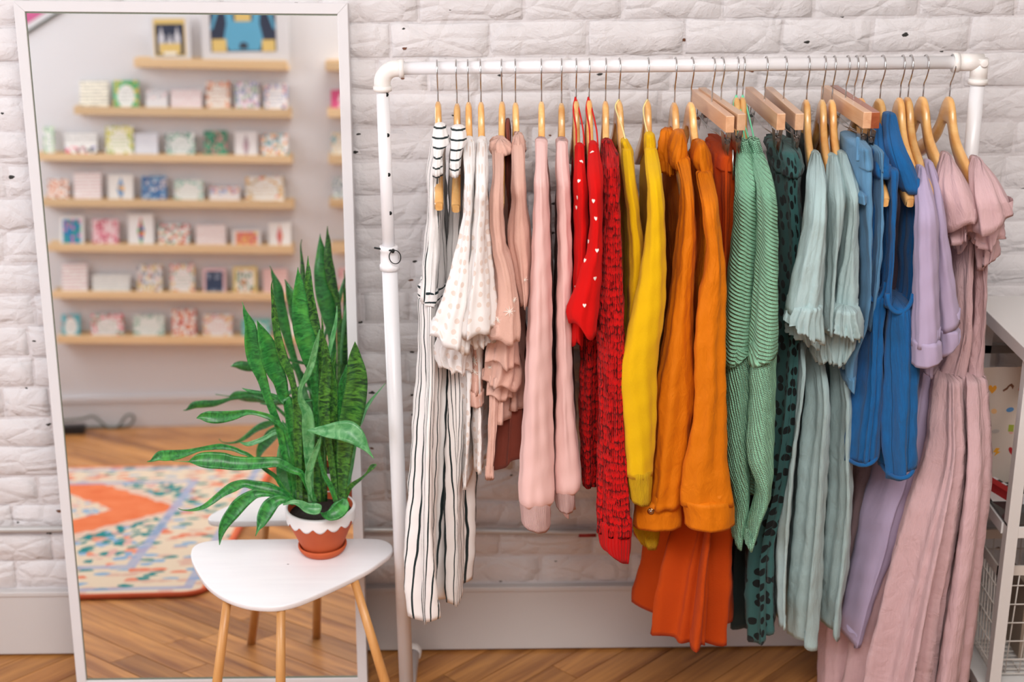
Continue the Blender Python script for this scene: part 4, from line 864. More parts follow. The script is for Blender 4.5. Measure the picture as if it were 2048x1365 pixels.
def card_mat(base, acc, mode, seed):
    a = NT('card_print'); g = a.n('TexCoord').outputs['Generated']; s = a.n('SeparateXYZ', {0: g}); x, z = s.outputs[0], s.outputs[2]
    dx = a.math('ABSOLUTE', a.math('SUBTRACT', x, .5)); dz = a.math('ABSOLUTE', a.math('SUBTRACT', z, .5))
    loc = (seed*3.7, 0, seed*1.9)
    g2 = a.n('CombineXYZ', {0: a.math('ADD', x, seed*3.7), 1: a.math('ADD', z, seed*1.9), 2: 0.}).outputs[0]; vo = a.n('TexVoronoi', {'Vector': g2, 'Scale': 7.}, voronoi_dimensions='2D'); vc = a.n('SeparateXYZ', {0: vo.outputs['Color']})
    blob = a.math('LESS_THAN', vo.outputs['Distance'], .42)
    stops = [(i/len(acc), hexc(*q)) for i, q in enumerate(acc)]
    col = a.ramp(vc.outputs[0], stops, 'CONSTANT'); c = hexc(*base)
    txt = a.math('MULTIPLY', a.math('LESS_THAN', a.math('PINGPONG', z, .055), .02), a.math('GREATER_THAN', a.noise(a.mapv(g, (26, 0, 7), loc), 1, 1), .47))
    mid = a.math('MULTIPLY', a.math('LESS_THAN', dx, .3), a.math('LESS_THAN', dz, .26))
    ell = a.math('ADD', a.math('POWER', a.math('MULTIPLY', dx, 2.5), 2.), a.math('POWER', a.math('MULTIPLY', dz, 2.4), 2.))
    outr = a.math('GREATER_THAN', ell, .75)
    ink = hexc(*acc[-1])
    if mode == 'wreath': c = a.mix(a.math('MULTIPLY', blob, outr), c, col); c = a.mix(a.math('MULTIPLY', a.math('MULTIPLY', txt, mid), .7), c, ink)
    if mode == 'border': c = a.mix(outr, c, a.mix(blob, hexc(*acc[0]), col)); c = a.mix(a.math('MULTIPLY', a.math('MULTIPLY', txt, mid), .6), c, hexc(120, 120, 120))
    if mode == 'floral': c = a.mix(blob, c, col)
    if mode == 'text': c = a.mix(a.math('MULTIPLY', txt, .75), c, ink)
    if mode == 'low': c = a.mix(a.math('MULTIPLY', blob, a.math('LESS_THAN', z, .45)), c, col); c = a.mix(a.math('MULTIPLY', a.math('MULTIPLY', txt, a.math('GREATER_THAN', z, .6)), .6), c, ink)
    if mode == 'top': c = a.mix(a.math('MULTIPLY', blob, a.math('GREATER_THAN', z, .6)), c, col); c = a.mix(a.math('MULTIPLY', a.math('MULTIPLY', txt, a.math('LESS_THAN', z, .5)), .5), c, ink)
    if mode == 'panel':
        inn = a.math('MULTIPLY', a.math('LESS_THAN', dx, .38), a.math('LESS_THAN', dz, .40)); c = a.mix(inn, c, a.mix(blob, hexc(*acc[0]), col))
    if mode == 'figure': c = a.mix(a.math('MULTIPLY', a.math('LESS_THAN', a.math('ADD', a.math('MULTIPLY', dx, 1.), a.math('MULTIPLY', dz, .35)), .15), 1.), c, col)
    a.P(Base_Color=c, Roughness=.55); return a.m
GREENS = [(90, 170, 120), (150, 200, 90), (60, 140, 110)]
ROWS = [
 (148, 212, 229, 580, 218, 236, 'pine picture ledge second from the top, below the framed prints', [
  (157, 214, 162, (250, 244, 226), [(60, 60, 60)], 'text', 'cream card covered in small grey writing, first on the second ledge'),
  (224, 275, 161, (246, 246, 240), [(86, 178, 112), (120, 200, 150), (240, 200, 90)], 'border', 'green bordered card with white oval, second ledge'),
  (290, 333, 180, (240, 236, 236), [(230, 190, 195), (200, 200, 205)], 'top', 'small clear boxed card with a pale pink flap, second ledge'),
  (340, 402, 180, (246, 240, 238), [(220, 120, 140)], 'text', 'wide white card with pink writing, second ledge'),
  (410, 458, 163, (248, 240, 230), [(232, 130, 80), (240, 180, 140), (190, 120, 90)], 'wreath', 'card with an orange flower wreath, second ledge'),
  (468, 516, 164, (244, 240, 244), [(140, 150, 200), (220, 170, 190), (150, 180, 150)], 'floral', 'white card sprinkled with lilac and green sprigs, second ledge'),
  (527, 573, 168, (244, 240, 240), [(110, 130, 190), (220, 150, 140), (90, 110, 150)], 'wreath', 'white card with tiny blue sprigs at the end of the second ledge')]),
 (72, 306, 321, 583, 311, 327, 'pine picture ledge third from the top, holding the lemon wreath card', [
  (85, 105, 254, (244, 246, 238), GREENS, 'wreath', 'card with green leaf wreath cut by the mirror frame, third ledge'),
  (127, 192, 266, (248, 246, 242), [(200, 60, 90), (90, 90, 190), (240, 120, 140), (60, 60, 60)], 'low', 'wide white card with pink and violet flowers along its bottom edge'),
  (209, 264, 253, (250, 248, 232), [(206, 206, 50), (230, 220, 60), (150, 180, 60)], 'wreath', 'card ringed by yellow green lemons, third ledge'),
  (267, 314, 267, (240, 240, 244), [(190, 200, 225)], 'text', 'plain pale card with faint blue writing, third ledge'),
  (330, 388, 267, (244, 246, 242), [(60, 150, 130), (120, 190, 160), (60, 120, 110)], 'wreath', 'wide white card dotted with green sprigs round its edge, third ledge'),
  (406, 452, 262, (70, 150, 118), [(220, 150, 150), (120, 190, 150), (40, 110, 90)], 'floral', 'solid green floral card in a clear sleeve'),
  (468, 513, 264, (248, 244, 244), [(200, 170, 180), (170, 150, 160)], 'figure', 'white card with a small mauve figure in the middle, third ledge'),
  (520, 575, 268, (246, 244, 240), [(90, 170, 180), (240, 190, 110), (230, 150, 120)], 'floral', 'white card with teal and yellow dabs at the end of the third ledge')]),
 (82, 397, 413, 586, 402, 418, 'pine picture ledge fourth from the top, holding the deep blue card', [
  (93, 135, 359, (246, 238, 230), [(232, 140, 90), (240, 180, 150), (180, 100, 60)], 'floral', 'orange flowered stack of cards by the mirror frame, fourth ledge'),
  (145, 200, 346, (252, 244, 240), [(214, 140, 150)], 'text', 'tall cream card covered with pink writing, fourth ledge'),
  (214, 264, 350, (246, 242, 236), [(90, 150, 200), (240, 190, 120)], 'figure', 'white card with a small blue and orange figure, fourth ledge'),
  (281, 331, 353, (58, 104, 160), [(150, 190, 220), (90, 140, 190), (230, 220, 220)], 'floral', 'deep blue flowered card, the darkest on the ledges'),
  (347, 405, 361, (246, 246, 240), [(110, 190, 170), (170, 210, 190), (200, 200, 180)], 'wreath', 'wide white card with mint leaves at its corners, fourth ledge'),
  (418, 478, 375, (248, 242, 240), [(230, 130, 130), (140, 160, 210), (240, 190, 150)], 'top', 'low wide card with a row of coloured bunting, fourth ledge'),
  (490, 566, 354, (250, 246, 238), [(232, 180, 90), (240, 140, 120), (200, 170, 120)], 'wreath', 'widest card, cream with gold and coral lettering, end of the fourth ledge')]),
 (95, 487, 503, 586, 491, 508, 'pine picture ledge fifth from the top, holding the bright blue and sunset cards', [
  (117, 165, 433, (248, 246, 244), [(40, 140, 190), (230, 120, 170), (60, 170, 120), (30, 120, 180)], 'panel', 'white bordered card with a bright blue panel and pink flowers'),
  (182, 235, 440, (244, 200, 205), [(206, 50, 90), (240, 140, 160), (250, 230, 230)], 'floral', 'crimson and pink blossom card, fifth ledge'),
  (254, 305, 429, (250, 248, 246), [(60, 100, 190), (240, 160, 60), (90, 170, 90), (220, 70, 90)], 'figure', 'tall white card with a rainbow coloured figure'),
  (315, 377, 450, (248, 246, 242), [(210, 60, 60), (90, 160, 140), (240, 190, 140)], 'floral', 'white card with red and teal scattered flowers, fifth ledge'),
  (390, 450, 451, (250, 240, 236), [(226, 170, 170)], 'text', 'pale blush card with faint pink lettering, fifth ledge'),
  (463, 520, 461, (246, 240, 236), [(236, 130, 120), (246, 180, 90), (250, 210, 120)], 'panel', 'white bordered card with a coral and orange sunset'),
  (536, 580, 446, (250, 246, 242), [(240, 170, 120), (220, 110, 110)], 'figure', 'white card with a small orange heart at the end of the fifth ledge')]),
 (104, 582, 597, 588, 586, 602, 'pine picture ledge sixth from the top, holding the navy panel card', [
  (121, 172, 529, (250, 244, 240), [(214, 130, 150)], 'text', 'white card with rows of rose writing, sixth ledge'),
  (183, 258, 551, (246, 244, 240), [(150, 160, 150)], 'text', 'low landscape card with grey writing, sixth ledge'),
  (273, 322, 531, (246, 244, 240), [(130, 140, 160), (220, 170, 160), (230, 200, 120)], 'floral', 'white card sprinkled with grey and blush dots, sixth ledge'),
  (338, 387, 530, (248, 242, 238), [(230, 120, 110), (240, 190, 90), (150, 180, 160)], 'wreath', 'white card edged in coral and yellow flowers, sixth ledge'),
  (404, 450, 538, (240, 200, 204), [(50, 66, 96), (150, 160, 180), (50, 66, 96)], 'panel', 'pink bordered card with a navy panel'),
  (465, 512, 535, (244, 218, 140), [(246, 242, 232), (60, 140, 110), (210, 130, 60)], 'panel', 'mustard bordered card with a green shape'),
  (525, 573, 539, (246, 214, 208), [(220, 130, 130)], 'text', 'soft pink card at the end of the sixth ledge')]),
 (114, 671, 687, 590, 674, 690, 'lowest pine picture ledge on the mirrored wall', [
  (121, 158, 631, (246, 244, 238), [(90, 180, 190), (230, 130, 110), (120, 190, 200)], 'border', 'turquoise bordered card on the lowest ledge'),
  (180, 245, 631, (250, 244, 242), [(214, 40, 60), (240, 100, 120), (120, 160, 120)], 'wreath', 'wide card with big red flowers at its corners, lowest ledge'),
  (265, 327, 632, (244, 246, 240), [(150, 190, 170), (190, 210, 200)], 'wreath', 'wide card with faint pale green sprigs, lowest ledge'),
  (342, 390, 621, (250, 246, 240), [(232, 84, 40), (240, 150, 100), (200, 60, 40)], 'floral', 'white card with vivid orange blooms, lowest ledge'),
  (405, 463, 631, (250, 246, 242), [(240, 190, 120), (230, 150, 150)], 'wreath', 'white card with pastel confetti, lowest ledge'),
  (482, 540, 641, (238, 244, 240), [(110, 200, 190), (200, 220, 210)], 'border', 'aqua edged card behind the plant leaves, lowest ledge'),
  (550, 588, 631, (248, 244, 240), [(230, 220, 200)], 'text', 'plain white card at the end of the lowest ledge')])]
k = 0
def card(x0, x1, yt, zt_f, base, acc, mode, lab):
    global k; k += 1
    Yc = YO+.046; A, B = ato(x0, yt, Yc), ato(x1, yt, Yc); X0, X1 = A[0], B[0]; zb = zt_f((X0+X1)/2)[0]+.0006; zt = max(A[2], zb+.05)
    h = zt-zb; tl = .020; o = .004
    rr = random.Random(k); r1 = rr.uniform(-.002, .002)
    V = [(X0, Yc+o, zb), (X1, Yc+o+r1, zb), (X1, Yc+o+r1-.004, zb), (X0, Yc+o-.004, zb), (X0, Yc-tl, zt), (X1, Yc-tl+r1, zt), (X1, Yc-tl-.004+r1, zt), (X0, Yc-tl-.004, zt)]
    o_ = mk('greeting_card', V, [[3, 2, 1, 0], [4, 5, 6, 7], [0, 1, 5, 4], [1, 2, 6, 5], [2, 3, 7, 6], [3, 0, 4, 7]], card_mat(base, acc, mode, k), smooth=False, label=lab, category='card', group='greeting cards on the ledges')
    return o_
zf1 = ledge(0, 268, 116, 134, 575, 121, 140, 'topmost pine picture ledge, carrying two framed prints', 'pine picture ledges')
ZF = []
for x0, t0, b0, x1, t1, b1, lb, cards in ROWS:
    zf = ledge(1, x0, t0, b0, x1, t1, b1, lb, 'pine picture ledges'); ZF.append(zf)
    for c_ in cards: card(c_[0], c_[1], c_[2], zf, *c_[3:])
# second column of ledges cut off by the mirror frame
words = ['topmost', 'second', 'third', 'fourth', 'fifth', 'sixth', 'lowest']
RC = [(651, 122, 141, None), (655, 216, 235, (661, 700, 180, (226, 90, 140), [(250, 240, 240), (230, 120, 160)], 'figure', 'magenta card with a white shape, cut off by the mirror frame')),
      (657, 309, 328, (662, 705, 265, (246, 240, 226), [(120, 180, 190), (230, 200, 150)], 'wreath', 'cream card with a pale teal mark, cut off by the mirror frame')),
      (659, 397, 415, (664, 705, 356, (244, 244, 244), [(120, 150, 170), (180, 200, 190)], 'floral', 'grey blue speckled card, cut off by the mirror frame')), (661, 488, 507, None),
      (663, 582, 601, (676, 712, 536, (246, 226, 226), [(214, 80, 100), (240, 170, 170)], 'wreath', 'pink card with red blooms, cut off by the mirror frame')),
      (667, 671, 689, (672, 712, 630, (250, 244, 240), [(214, 60, 60), (230, 140, 120)], 'floral', 'white card with red flecks, cut off by the mirror frame'))]
for i, (x0, t0, b0, cc) in enumerate(RC):
    zf = ledge(1, x0, t0, b0, 760, t0+.5, b0+.5, words[i]+' ledge of the second column, its end beside the mirror frame', 'second column of ledges')
    if cc: card(cc[0], cc[1], cc[2], zf, *cc[3:])
# framed prints
def frame_print(x0, x1, yt, ax0, ax1, ayt, ayb, lab, art, fcol='frame'):
    Yc = YO+.045; A, B = ato(x0, yt, Yc), ato(x1, yt, Yc); zb = zf1((A[0]+B[0])/2)[0]+.001; zt = A[2]
    t = thing('framed_print', lab, 'picture', ((A[0]+B[0])/2, Yc, zb), 'framed prints')
    box('frame', (A[0], Yc-.012, zb), (B[0], Yc, zt), M[fcol], t, bevel=.002)
    a0, a1 = ato(ax0, ayt, Yc)[0], ato(ax1, ayt, Yc)[0]; z1, z0_ = ato(ax0, ayt, Yc)[2], ato(ax0, ayb, Yc)[2]
    W, Hh = a1-a0, z1-z0_
    for i, (nm, pts, colr) in enumerate(art):
        V, F = prismv([(a0+u*W, z0_+v*Hh) for u, v in pts], Yc+.0003*i, Yc+.0003*(i+1)+.0004); mk(nm, V, F, colr, t, smooth=False)
navy = basic('navy_print', hexc(44, 52, 74), .6); gold = basic('gold_print', hexc(226, 196, 120), .6); pale = basic('grey_print', hexc(206, 206, 214), .6); sky = basic('blue_print', hexc(96, 170, 204), .6); mat_ = basic('mat_board', hexc(244, 240, 228), .7); dk = basic('dark_print', hexc(60, 66, 80), .6)
R4 = lambda a, b, c, d: [(a, b), (c, b), (c, d), (a, d)]
tower = lambda x, w_, h: [(x-w_, .1), (x+w_, .1), (x+w_, h-.25), (x+w_*.5, h-.2), (x+w_*.25, h-.08), (x, h), (x-w_*.25, h-.08), (x-w_*.5, h-.2), (x-w_, h-.25)]
frame_print(298, 378, 33, 306, 369, 38, 113, 'narrow white framed print of pale towers on navy with a gold edge', [
 ('gold_border', R4(0, 0, 1, 1), gold), ('night_ground', R4(.05, .03, .95, .86), navy), ('spire', tower(.24, .10, .80), pale), ('spire', tower(.74, .10, .80), pale), ('spire', tower(.5, .11, .62), pale), ('hall', R4(.16, .06, .84, .34), gold), ('steps', R4(.3, .03, .7, .12), mat_)])
frame_print(400, 575, 6, 418, 550, 10, 108, 'large white framed print of a blue arched structure on dark ground', [
 ('dark_ground', R4(0, .04, 1, 1), navy), ('blue_pier', [(.2, .3), (.25, .62), (.22, 1), (.32, 1), (.36, .66), (.64, .66), (.68, 1), (.78, 1), (.75, .62), (.8, .3), (.74, .06), (.28, .06)], sky), ('gold_panel', R4(.38, .66, .62, 1), gold),
 ('blue_cable', [(0, .5), (.04, .5), (.16, .98), (.1, .98)], sky), ('blue_cable', [(1, .5), (.96, .5), (.84, .98), (.9, .98)], sky), ('small_house', R4(.02, .04, .24, .3), gold), ('small_house', R4(.78, .04, .98, .28), gold), ('arch', [(.44, .1), (.56, .1), (.56, .2), (.5, .24), (.44, .2)], dk)])
# pink poster corner at the top left of the mirror
pk = basic('pink_print', hexc(208, 96, 146), .6); dfr = basic('dark_frame', hexc(46, 74, 66), .4)
Yp = YO+.012
tp = thing('pink_poster', 'pink poster with white mat and thin dark edge, mostly cut by the mirror corner', 'picture', tuple(ato(60, 40, Yp)))
for i, (nm, s0, m_) in enumerate((('dark_edge', 0., dfr), ('white_mat', 3.2, M['frame']), ('pink_sheet', 14., pk))):
    a, b = ato(60, 62, Yp), ato(118, 25.5, Yp); dr = (b-a)/np.linalg.norm(b-a); up = np.array([-dr[2], 0, dr[0]]); up = up if up[2] > 0 else -up
    o0 = a+up*(s0/430.)-dr*.3; q = [o0, o0+dr*.75, o0+dr*.75+up*.3, o0+up*.3]
    V, F = prismv([(p[0], p[2]) for p in q], Yp+.0008*i-.01*(i == 0), Yp+.0008*(i+1)); mk(nm, V, F, m_, tp, smooth=False)

# cable and adapter on the floor by the shelf wall
cp = [(90, 843), (137, 841), (165, 838), (186, 833), (202, 845), (216, 857), (230, 861), (240, 850), (250, 834), (262, 830), (268, 838), (260, 851), (246, 861), (232, 864), (205, 861), (170, 862)]
P = []
for i, (x, y) in enumerate(cp):
    p = ato(x, y, YO+.07-.002*i); p[2] = max(p[2], .007); P.append(p)
tube('power_cable', crv(P, 6), .0055, basic('grey_cable', hexc(104, 110, 102), .5), label='grey looping cable lying against the white baseboard in the mirror', category='cable')
p = atf(150, 868)
box('power_adapter', (p[0]-.12, p[1]-.03, 0.001), (p[0]+.045, p[1]+.03, .042), basic('black_plastic', hexc(22, 24, 28), .4), bevel=.004, label='black power adapter on the floor at the end of the grey cable', category='adapter')

# ------------------------------------------------------------------ rug
RX1, RY0, RY1 = -.905, .66, 2.325; RX0 = -2.75
a = NT('woven_rug'); pos = a.n('NewGeometry').outputs['Position']; s = a.n('SeparateXYZ', {0: pos}); X, Y = s.outputs[0], s.outputs[1]
tipx = float(atf(358, 1020)[0]); cy_ = float(atf(358, 1022)[1])
nz = a.math('MULTIPLY', a.math('SUBTRACT', a.noise(pos, 22, 2), .5), .16)
hexd = a.math('ADD', a.math('DIVIDE', a.math('ABSOLUTE', a.math('SUBTRACT', X, tipx-.62)), .62), a.math('DIVIDE', a.math('ABSOLUTE', a.math('SUBTRACT', Y, cy_)), .66)); hexd = a.math('ADD', hexd, nz)
cells = a.n('TexVoronoi', {'Vector': a.mapv(pos, (1, .8, 1)), 'Scale': 40.}, voronoi_dimensions='2D').outputs['Color']; cx_ = a.n('SeparateXYZ', {0: cells})
big = a.n('TexVoronoi', {'Vector': a.mapv(pos, (.8, 1.3, 1)), 'Scale': 24.}, voronoi_dimensions='2D'); bigc = a.n('SeparateXYZ', {0: big.outputs['Color']})
OR, TE, CR, BL, PK = hexc(222, 112, 66), hexc(40, 128, 128), hexc(216, 196, 172), hexc(132, 164, 192), hexc(208, 164, 154)
field = a.ramp(cx_.outputs[0], [(0, CR), (.45, CR), (.55, PK), (.68, TE), (.78, BL), (.88, hexc(224, 140, 110)), (.95, CR)], 'CONSTANT')
tealp = a.mix(a.math('LESS_THAN', cx_.outputs[1], .55), field, TE)
orang = a.mix(a.noise(pos, 14, 3), hexc(206, 92, 50), hexc(232, 140, 96))
inner = a.ramp(a.noise(pos, 11, 3, .6), [(.3, PK), (.45, CR), (.55, BL), (.66, CR), (.75, hexc(150, 150, 110))], 'CONSTANT')
c = field
c = a.mix(a.math('MULTIPLY', a.math('LESS_THAN', hexd, 1.42), a.math('GREATER_THAN', bigc.outputs[0], .38)), c, tealp)
c = a.mix(a.math('LESS_THAN', hexd, 1.10), c, a.mix(a.noise(pos, 60, 2), CR, PK))
c = a.mix(a.math('LESS_THAN', hexd, 1.0), c, orang); c = a.mix(a.math('LESS_THAN', hexd, .62), c, inner)
ed = a.math('MINIMUM', a.math('SUBTRACT', RX1, X), a.math('MINIMUM', a.math('SUBTRACT', RY1, Y), a.math('SUBTRACT', Y, RY0)))
bor = a.ramp(bigc.outputs[1], [(0, CR), (.35, hexc(206, 168, 150)), (.55, CR), (.66, TE), (.78, hexc(216, 120, 90)), (.9, BL)], 'CONSTANT')
c = a.mix(a.math('LESS_THAN', ed, .27), c, a.mix(a.math('LESS_THAN', a.n('TexVoronoi', {'Vector': a.mapv(pos, (.8, 1.3, 1)), 'Scale': 24.}, voronoi_dimensions='2D').outputs['Distance'], .52), CR, bor))
ln = a.math('MULTIPLY', a.math('LESS_THAN', ed, .30), a.math('GREATER_THAN', ed, .265)); ln2 = a.math('MULTIPLY', a.math('LESS_THAN', ed, .075), a.math('GREATER_THAN', ed, .045))
c = a.mix(a.math('MULTIPLY', a.math('MAXIMUM', ln, ln2), .75), c, hexc(150, 160, 190))
c = a.mix(a.math('LESS_THAN', ed, .018), c, orang)
nr = a.bump(a.noise(pos, 260, 2), .8, .004)
a.P(Base_Color=c, Roughness=.95, Specular_IOR_Level=.1, Normal=nr)
rr_ = .07; outl = [(RX0, RY0), (RX0, RY1)]+[(RX1-rr_+rr_*math.sin(t), RY1-rr_+rr_*math.cos(t)) for t in np.linspace(0, math.pi/2, 8)]+[(RX1-rr_+rr_*math.cos(t), RY0+rr_-rr_*math.sin(t)) for t in np.linspace(0, math.pi/2, 8)]
n = len(outl); V = [(x, y, .0005) for x, y in outl]+[(x, y, .010) for x, y in outl]; F = [list(range(n)), list(range(n, 2*n))[::-1]]+[[i, i+n, (i+1) % n+n, (i+1) % n] for i in range(n)]
rug = thing('patterned_rug', 'cream, teal and orange patterned rug with an orange medallion, seen in the mirror', 'rug', (RX1-.9, 1.5, 0))
mk('pile', V, F, a.m, rug, smooth=False)
mk('binding', *tubev([(x, y, .0085) for x, y in outl[1:]], .0085, 8), basic('orange_binding', hexc(206, 92, 54), .9, bump=.5, bscale=200), rug)

# ------------------------------------------------------------------ stool
ZT = .43
SO = [(5, 350), (20, 300), (80, 262), (200, 242), (400, 235), (800, 231), (1200, 228), (1450, 230), (1530, 240), (1590, 268), (1608, 310), (1590, 345), (1520, 400), (1400, 480), (1200, 580), (1000, 670), (850, 730), (700, 765), (550, 765), (400, 740), (250, 680), (130, 590), (60, 490), (15, 400)]
op = [atz(380+x/3.957, 1020+y/3.957, ZT) for x, y in SO]
op = crv(op+[op[0]], 4)[:-1]; cxy = sum(op)/len(op)
st = thing('side_table', 'small white rounded triangular side table on three light wooden legs', 'side table', (cxy[0], cxy[1], 0))
prof = [(.985, -.0145), (.998, -.012), (1, -.003), (.996, -.0006), (.985, 0), (.5, 0), (.01, 0)]
V = [tuple(cxy+(p-cxy)*np.array([f, f, 0])+np.array([0, 0, dz])) for f, dz in [(.01, -.0145), (.6, -.0145)]+prof for p in op]; n = len(op); m = len(prof)+2
F = [[i*n+j, i*n+(j+1) % n, (i+1)*n+(j+1) % n, (i+1)*n+j] for i in range(m-1) for j in range(n)]
a = NT('white_tabletop'); tc = a.n('TexCoord').outputs['Object']; g = a.noise(a.mapv(tc, (6, 60, 20)), 1, 4)
a.P(Base_Color=a.mix(g, hexc(236, 234, 238), hexc(246, 245, 247)), Roughness=.38)
mk('tabletop', V, F, a.m, st)
al = wood('birch_leg', hexc(190, 128, 66), hexc(222, 168, 104), .6, 'Z', .42, True, .1); M['leg'] = al.m
for (tx, ty), (bx, by) in (((455, 1198), (412, 1545)), ((562, 1218), (560, 1562)), ((708, 1160), (811, 1500))):
    A = atz(tx, ty, ZT-.014); B = atz(bx, by, .0)
    tube('leg', [A, A*.5+B*.5, B], [.0095, .0112, .0118], M['leg'], st, 20)

# ------------------------------------------------------------------ potted plant
PC = atz(646, 1103, ZT); px, py = PC[0], PC[1]
tz = float(at(637, 1013, py)[2])-ZT
rr2 = abs(at(707, 1010, py)[0]-at(565, 1010, py)[0])/2*.985
pot = thing('potted_plant', 'snake plant in a terracotta pot with white scalloped rim on the white side table', 'plant', (px, py, ZT))
at_ = NT('terracotta'); tc = at_.n('TexCoord').outputs['Object']
at_.P(Base_Color=at_.mix(at_.noise(tc, 22, 4), hexc(186, 76, 34), hexc(204, 96, 48)), Roughness=.7, Normal=at_.bump(at_.noise(tc, 300, 2), .2, .001)); M['terra'] = at_.m
M['scallop'] = basic('white_pot_paint', hexc(240, 236, 236), .4); M['soil'] = basic('dark_soil', (.018, .013, .010), .95, bump=.9, bscale=120)
sr = .0565
mk('saucer', *lathev([(.0005, .001), (sr*.80, .001), (sr*.93, .009), (sr, .017), (sr, .0215), (sr*.965, .0225), (sr*.92, .0205), (sr*.86, .008), (.0005, .006)], (px, py, ZT)), M['terra'], pot)
rb = .044; zrim = tz-.034; rp = lambda z: rb+(rr2*.93-rb)*(z-.007)/(zrim-.007)
mk('pot', *lathev([(.0005, .007), (rb*.96, .007), (rb, .010), (rp(zrim), zrim), (rr2*.965, zrim+.003), (rr2*.985, tz-.003), (rr2*.98, tz), (rr2*.93, tz), (rr2*.91, tz-.006), (rr2*.86, zrim), (.0005, zrim-.001)], (px, py, ZT), 64), M['terra'], pot)
potm = [o for o in COL.objects if o.name == 'pot'][0]
k1 = 140; V, F = [], []
for j in range(k1):
    t = 2*math.pi*j/k1; sca = abs(math.sin(t*7.5)); zlo = tz-.021-.012*sca
    for q in range(7):
        z = tz-.0005-(tz-.0005-zlo)*(q/6); r = rr2*(.966+.02*max(0, (z-zrim-.003))/(tz-zrim-.006))+.0009 if z > zrim+.003 else rr2*.968
        V.append((px+r*math.cos(t), py+r*math.sin(t), ZT+z))
    V.append((px+(rr2*.925)*math.cos(t), py+(rr2*.925)*math.sin(t), ZT+tz+.0006))
for j in range(k1):
    b = (j+1) % k1
    for q in range(6): F.append([j*8+q, j*8+q+1, b*8+q+1, b*8+q])
    F.append([j*8+7, j*8, b*8, b*8+7])
sc_ = mk('painted_scallops', V, F, M['scallop'], potm); mm = sc_.modifiers.new('Solidify', 'SOLIDIFY'); mm.thickness = .0008; mm.offset = 1
mk('soil', *lathev([(.0005, tz-.014), (rr2*.90, tz-.016), (rr2*.90, tz-.03), (.0005, tz-.03)], (px, py, ZT)), M['soil'], potm)
def leaf_mat(name, c1, c2, c3, bands):
    a = NT(name); uv = a.n('UVMap').outputs[0]; s = a.n('SeparateXYZ', {0: uv}); u, v = s.outputs[0], s.outputs[1]
    r = a.n('ObjectInfo').outputs['Random']
    vec = a.n('CombineXYZ', {0: a.math('MULTIPLY', u, 1.6), 1: a.math('ADD', a.math('MULTIPLY', v, 1.), a.math('MULTIPLY', r, 9.)), 2: 0.}).outputs[0]
    nn = a.noise(a.mapv(vec, (1.2, 120 if bands else 60, 1)), 1, 3, .6, .8)
    f = a.math('MULTIPLY', a.math('SUBTRACT', nn, .38), 3.2)
    c = a.mix(f, c1, c2); big = a.noise(a.mapv(vec, (.8, 22, 1)), 1, 2)
    c = a.mix(a.math('MULTIPLY', a.math('SUBTRACT', big, .5), 2.6), c, c3)
    a.P(Base_Color=c, Roughness=.34, Normal=a.bump(nn, .12, .002), Specular_IOR_Level=.5); a.b.inputs['Subsurface Weight'].default_value = .0
    return a.m
LM = [leaf_mat('snake_leaf', hexc(22, 92, 40), hexc(58, 150, 66), hexc(84, 168, 60), 1), leaf_mat('dark_banded_leaf', hexc(16, 62, 32), hexc(86, 150, 52), hexc(34, 96, 44), 1), leaf_mat('pale_leaf', hexc(58, 132, 72), hexc(118, 176, 120), hexc(96, 160, 92), 0)]
